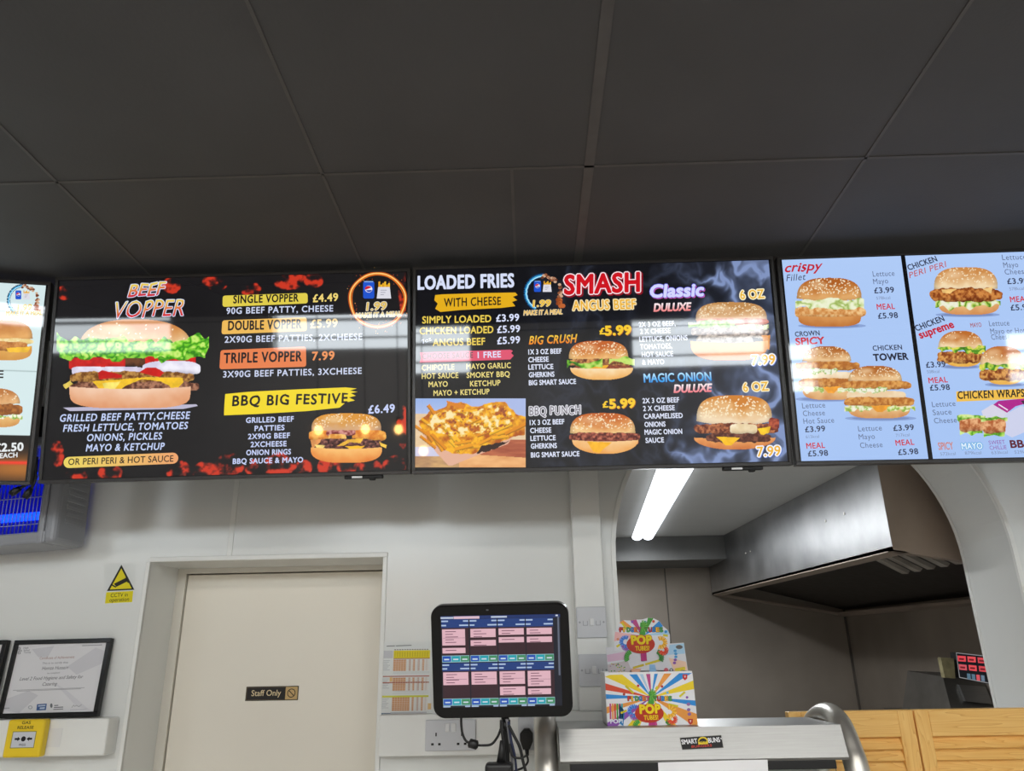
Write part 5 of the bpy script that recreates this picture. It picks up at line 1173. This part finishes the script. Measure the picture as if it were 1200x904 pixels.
# ------------------------------------------------------------------ kitchen things
HX, HY0, HY1, HXR = 1.25, 2.655, 5.385, 2.13
zb0, zb1 = EYE+.32, EYE+.372                       # front lip, near and far
zr0, zr1 = EYE+.175, EYE+.215                      # back edge along the side wall
def zl(x, y): 
    f = (y-HY0)/(HY1-HY0); g = (x-HX)/(HXR-HX); return (zb0+(zb1-zb0)*f)*(1-g)+(zr0+(zr1-zr0)*f)*g
def zt_(y): return min(kz(y), 9)-.001 if y <= 4.89 else EYE+.555
root = thing('extractor_hood', 'large galvanised steel extractor hood hung under the kitchen ceiling', 'extractor hood', (1.69, 4.0, EYE+.45))
R0 = Vector(root.location); S = lambda p: tuple(Vector(p)-R0)
b = MB().use(HOODM)
b.hexa([S(v) for v in ((HX, HY0, zl(HX, HY0)), (HX, 4.885, zl(HX, 4.885)), (HX+.02, 4.885, zl(HX, 4.885)), (HX+.02, HY0, zl(HX, HY0)), (HX, HY0, zt_(HY0)), (HX, 4.885, zt_(4.885)), (HX+.02, 4.885, zt_(4.885)), (HX+.02, HY0, zt_(HY0)))])
b.hexa([S(v) for v in ((HX, 4.885, zl(HX, 4.885)), (HX, HY1, zl(HX, HY1)), (HX+.02, HY1, zl(HX, HY1)), (HX+.02, 4.885, zl(HX, 4.885)), (HX, 4.885, EYE+.555), (HX, HY1, EYE+.555), (HX+.02, HY1, EYE+.555), (HX+.02, 4.885, EYE+.555))])
b.build('front_panel', None, root)
b = MB().use(HOODE)
b.hexa([S(v) for v in ((HX+.001, HY0-.001, zl(HX, HY0)), (HXR, HY0-.001, zl(HXR, HY0)), (HXR, HY0+.02, zl(HXR, HY0)), (HX+.001, HY0+.02, zl(HX, HY0)), (HX+.001, HY0-.001, zt_(HY0)), (HXR, HY0-.001, zt_(HY0)), (HXR, HY0+.02, zt_(HY0)), (HX+.001, HY0+.02, zt_(HY0)))])
b.build('end_panel', None, root)
b = MB().use(FILT)
up = .10
b.hexa([S(v) for v in ((HX+.02, HY0+.02, zl(HX, HY0)+up), (HXR, HY0+.02, zl(HXR, HY0)+up*.4), (HXR, HY1, zl(HXR, HY1)+up*.4), (HX+.02, HY1, zl(HX, HY1)+up), (HX+.02, HY0+.02, zl(HX, HY0)+up+.03), (HXR, HY0+.02, zl(HXR, HY0)+up+.03), (HXR, HY1, zl(HXR, HY1)+up+.03), (HX+.02, HY1, zl(HX, HY1)+up+.03))])
b.build('canopy_lining', None, root)
g = MB().use(HOODE)      # gutter lips round the open underside
for (xa, ya), (xb, yb), w in (((HX, HY0), (HX, HY1), (.05, 0)), ((HX, HY1-.04), (HXR, HY1-.04), (0, .04)), ((HXR-.06, HY0), (HXR-.06, HY1), (.06, 0)), ((HX, HY0), (HXR, HY0), (0, .04))):
    q4 = [(xa, ya), (xb, yb), (xb+w[0], yb+w[1]), (xa+w[0], ya+w[1])]
    g.hexa([S((x, y, zl(x, y)-.004)) for x, y in q4]+[S((x, y, zl(x, y)+.012)) for x, y in q4])
g.build('gutter', None, root)
FB = mat('worn_baffle_steel', (190, 182, 170), rough=.45, metal=.4, var=.2, scale=15)
for k0 in range(1):
    f = MB().use(FB)
    for i in range(6):
        y = HY0+.06+k0*.76+i*.105
        pts = [(1.41, zl(1.41, y)+.078), (1.57, zl(1.57, y)+.014)]
        (xa, za), (xb, zb_) = pts
        f.hexa([S(v) for v in ((xa, y, za), (xb, y, zb_), (xb, y+.05, zb_+.004), (xa, y+.05, za+.004), (xa+.01, y, za+.012), (xb+.01, y, zb_+.012), (xb+.01, y+.05, zb_+.016), (xa+.01, y+.05, za+.016))])
    f.build('baffle_filter', None, root)
for x_, y_ in ((HX-.003, 3.0), (HX-.003, 3.2), (HX-.003, 4.35), (HX-.003, 4.45)): MB().use(STEELP).tube([S((x_, y_, zl(HX, y_)+.18)), S((x_+.006, y_, zl(HX, y_)+.18))], .006, 8).build('rivet', None, root)

F0, F1 = Vector((.715, 4.80, 0)), Vector((.535, 2.60, 0)); dr = (F1-F0).normalized(); nr = Vector((-dr.y, dr.x, 0))
root = thing('batten_light', 'long lit fluorescent batten on the kitchen ceiling seen through the arch', 'ceiling light', tuple((F0+F1)/2+Vector((0, 0, EYE+.6))))
R0 = Vector(root.location)
def bat(w0, w1, d0, d1, e=0., z0=0):
    out = []
    for (wd, dd_) in ((w1, d1), (w0, d0)):
        for P_, sg in ((F0+dr*e, 1), (F1-dr*e, 1)):
            for s_ in ((-1, 1) if P_ == F0+dr*e else (1, -1)): out.append(S2(P_+nr*s_*wd, kz(P_.y)-dd_))
    return out
def S2(p, z): return tuple(Vector((p.x, p.y, z))-R0)
MB().use(TRIMW).hexa(bat(.062, .066, .001, .013)).build('housing', None, root)
b = MB().use(GLOWW)
for s_ in (-1, 1):      # two shallow rounded lobes
    prf = [(s_*.034+.033*math.cos(math.radians(a)), .012+.022*math.sin(math.radians(a))) for a in range(0, 181, 20)]
    ra = [b.bm.verts.new(S2(F0+dr*.004+nr*w_, kz(F0.y)-d_)) for w_, d_ in prf]; rb = [b.bm.verts.new(S2(F1-dr*.004+nr*w_, kz(F1.y)-d_)) for w_, d_ in prf]
    for i in range(len(prf)-1): b.face([ra[i], ra[i+1], rb[i+1], rb[i]])
    b.face(ra); b.face(list(reversed(rb))); b.face([ra[0], ra[-1], rb[-1], rb[0]])
b.build('diffuser', None, root)
for s_ in (): MB().use(TRIMW).tube([S2(s_-dr*.0, kz(s_.y)-.050), S2(s_+dr*(.03 if s_ == F0 else -.03), kz(s_.y)-.050)], .04, 14).build('end_cap', None, root)
lt = lamp('batten_glow', .10, TUBE_POWER, (.93, .97, 1.), S2((F0+F1)/2, kz(3.7)-.05), (0, 0, math.atan2(dr.y, dr.x)-math.pi/2), root, 2.0)

root = thing('fryer', 'stained steel fryer with a lit control board, inside the kitchen at right', 'fryer', (2.02, 4.0, 0))
zf = lambda u, v, Y: onY(u, v, Y)[2]
b = MB().use(FRY)
b.hexa([(-.13, -.48, 0), (.115, -.48, 0), (.115, .45, 0), (-.13, .45, 0), (-.13, -.48, EYE-.30), (.115, -.48, EYE-.30), (.115, .45, EYE-.30), (-.13, .45, EYE-.30)])
b.hexa([(-.10, -.20, EYE-.30), (.115, -.20, EYE-.30), (.115, .30, EYE-.30), (-.10, .30, EYE-.30), (-.07, -.12, EYE-.13), (.115, -.12, EYE-.15), (.115, .25, EYE-.12), (-.06, .25, EYE-.11)])
b.build('body', None, root)
MB().use(BRUSH).hexa([(-.02, -.185, EYE-.235), (.10, -.185, EYE-.25), (.10, -.16, EYE-.25), (-.02, -.16, EYE-.235), (-.02, -.155, EYE-.165), (.10, -.155, EYE-.175), (.10, -.13, EYE-.175), (-.02, -.13, EYE-.165)]).build('basket_lid', None, root)
PM = Matrix.Translation((2.02, 4.0-.42, EYE-.07)); PMb = MB().use(BACKP)
G = Gfx(PM, 0); kx = 5.87; F = lambda x, y: (1070+x/kx, 750+y/kx)
G.poly([F(295, 88), F(620, 125), F(640, 325), F(318, 262)], (150, 150, 152), 0); G.poly([F(299, 93), F(616, 130), F(636, 319), F(322, 257)], (22, 24, 30), 1)
for j, (dx, dy, cc) in enumerate(((0, 0, (236, 76, 86)), (68, 5, (236, 84, 90)), (138, 12, (220, 76, 84)), (206, 20, (220, 76, 84)))):
    G.poly([F(305+dx, 110+dy), F(362+dx, 114+dy), F(364+dx, 152+dy), F(309+dx, 148+dy)], cc, 2); G.poly([F(313+dx, 168+dy), F(368+dx, 174+dy), F(371+dx, 212+dy), F(318+dx, 206+dy)], cc if j else (214, 90, 100), 2)
    for (ya) in (128, 186): G.line([F(316+dx+(8 if ya > 150 else 0), ya+dy+4), F(350+dx+(8 if ya > 150 else 0), ya+dy+7)], 2.2, (120, 30, 40), 3)
    cc2 = ((90, 120, 140), (90, 120, 140), (220, 90, 100), (110, 130, 150))[j]
    G.poly([F(370+j*32, 232+j*4), F(394+j*32, 235+j*4), F(398+j*32, 275+j*4), F(374+j*32, 272+j*4)], cc2, 2)
gp = G.build('control_board', vmat('lit_control_board', .8, .25)); gp.location = (0, -.42, EYE-.07); gp.parent = root
a = [Gfx(PM, 0).P(np.array([u]), np.array([v]))[0] for u, v in (F(295, 88), F(620, 125), F(640, 325), F(318, 262))]
o = MB().use(BACKP).prism([[tuple(v) for v in a]], lambda x, z, d: (x, d, z), .0005, .05).build('board_case', None, root); o.location = (0, -.42, EYE-.07)
a = [Gfx(PM, 0).P(np.array([u]), np.array([v]))[0] for u, v in (F(198, 122), F(288, 128), F(300, 268), F(228, 262))]
o = MB().use(mat('faded_yellow_card', (150, 140, 104), rough=.6, var=.3, scale=30)).prism([[tuple(v) for v in a]], lambda x, z, d: (x, d, z), .0, .03).build('instruction_card', None, root); o.location = (0, -.41, EYE-.07)
PO = MB().use(FRY).tube([(.03, -.36, EYE-.31), (.03, -.36, EYE-.09)], .010, 8); PO.box((-.10, -.375, EYE-.125), (.09, -.365, EYE-.095)); PO.build('board_bracket', None, root)

# ------------------------------------------------------------------ behind the camera: ceiling panels added to brighten the wall, pendant bulbs
for x, y in ((-1.5, -.35), (0.1, -.35), (1.7, -.35), (-1.5, -2.1), (.1, -2.1), (1.7, -2.1)):
    root = thing('added_ceiling_panel', 'square lit ceiling panel, added out of view to brighten the wall', 'ceiling light', (x, y, 3.35), 'added ceiling panels')
    f = MB().use(TRIMW)
    for a, b_ in (((-.3, -.3), (.3, -.28)), ((-.3, .28), (.3, .3)), ((-.3, -.28), (-.28, .28)), ((.28, -.28), (.3, .28))): f.box((a[0], a[1], -.015), (b_[0], b_[1], 0))
    f.build('frame', None, root); MB().use(PANELG).box((-.28, -.28, -.008), (.28, .28, -.002)).build('diffuser', None, root)
    lamp('added_panel_glow', .54, PANEL_POWER, (1., .965, .92), (0, 0, -.02), (0, 0, 0), root)
def bounce(M, u, v, Y):
    A_ = np.array(M); n_ = -A_[:3, 1]; d_ = ray(u, v); o_ = A_[:3, 3]; t = ((o_-CAM)@n_)/(d_@n_); h_ = CAM+d_*t; r_ = d_-2*(d_@n_)*n_; return h_+r_*((Y-h_[1])/r_[1])
for (u, v), Mx in (((373, 505), M1), ((428, 504), M1), ((467, 504), M1)):
    p_ = bounce(Mx, u, v, -1.3); 
    root = thing('pendant_bulb', 'bare warm pendant bulb hanging from the shop ceiling', 'pendant lamp', (p_[0], p_[1], 3.35), 'warm pendant bulbs')
    L_ = 3.35-p_[2]
    MB().use(BACKP).tube([(0, 0, 0), (0, 0, -L_+.07)], .003, 8).tube([(0, 0, 0), (0, 0, -.03)], .05, 16).tube([(0, 0, -L_+.09), (0, 0, -L_+.035)], .018, 12).build('cord', None, root)
    MB().use(BULBG).tube([(0, 0, -L_+.04), (0, 0, -L_+.02), (0, 0, -L_), (0, 0, -L_-.02), (0, 0, -L_-.028)], [.014, .024, .029, .02, .004], 14).build('bulb', None, root)
bpy.context.view_layer.update()
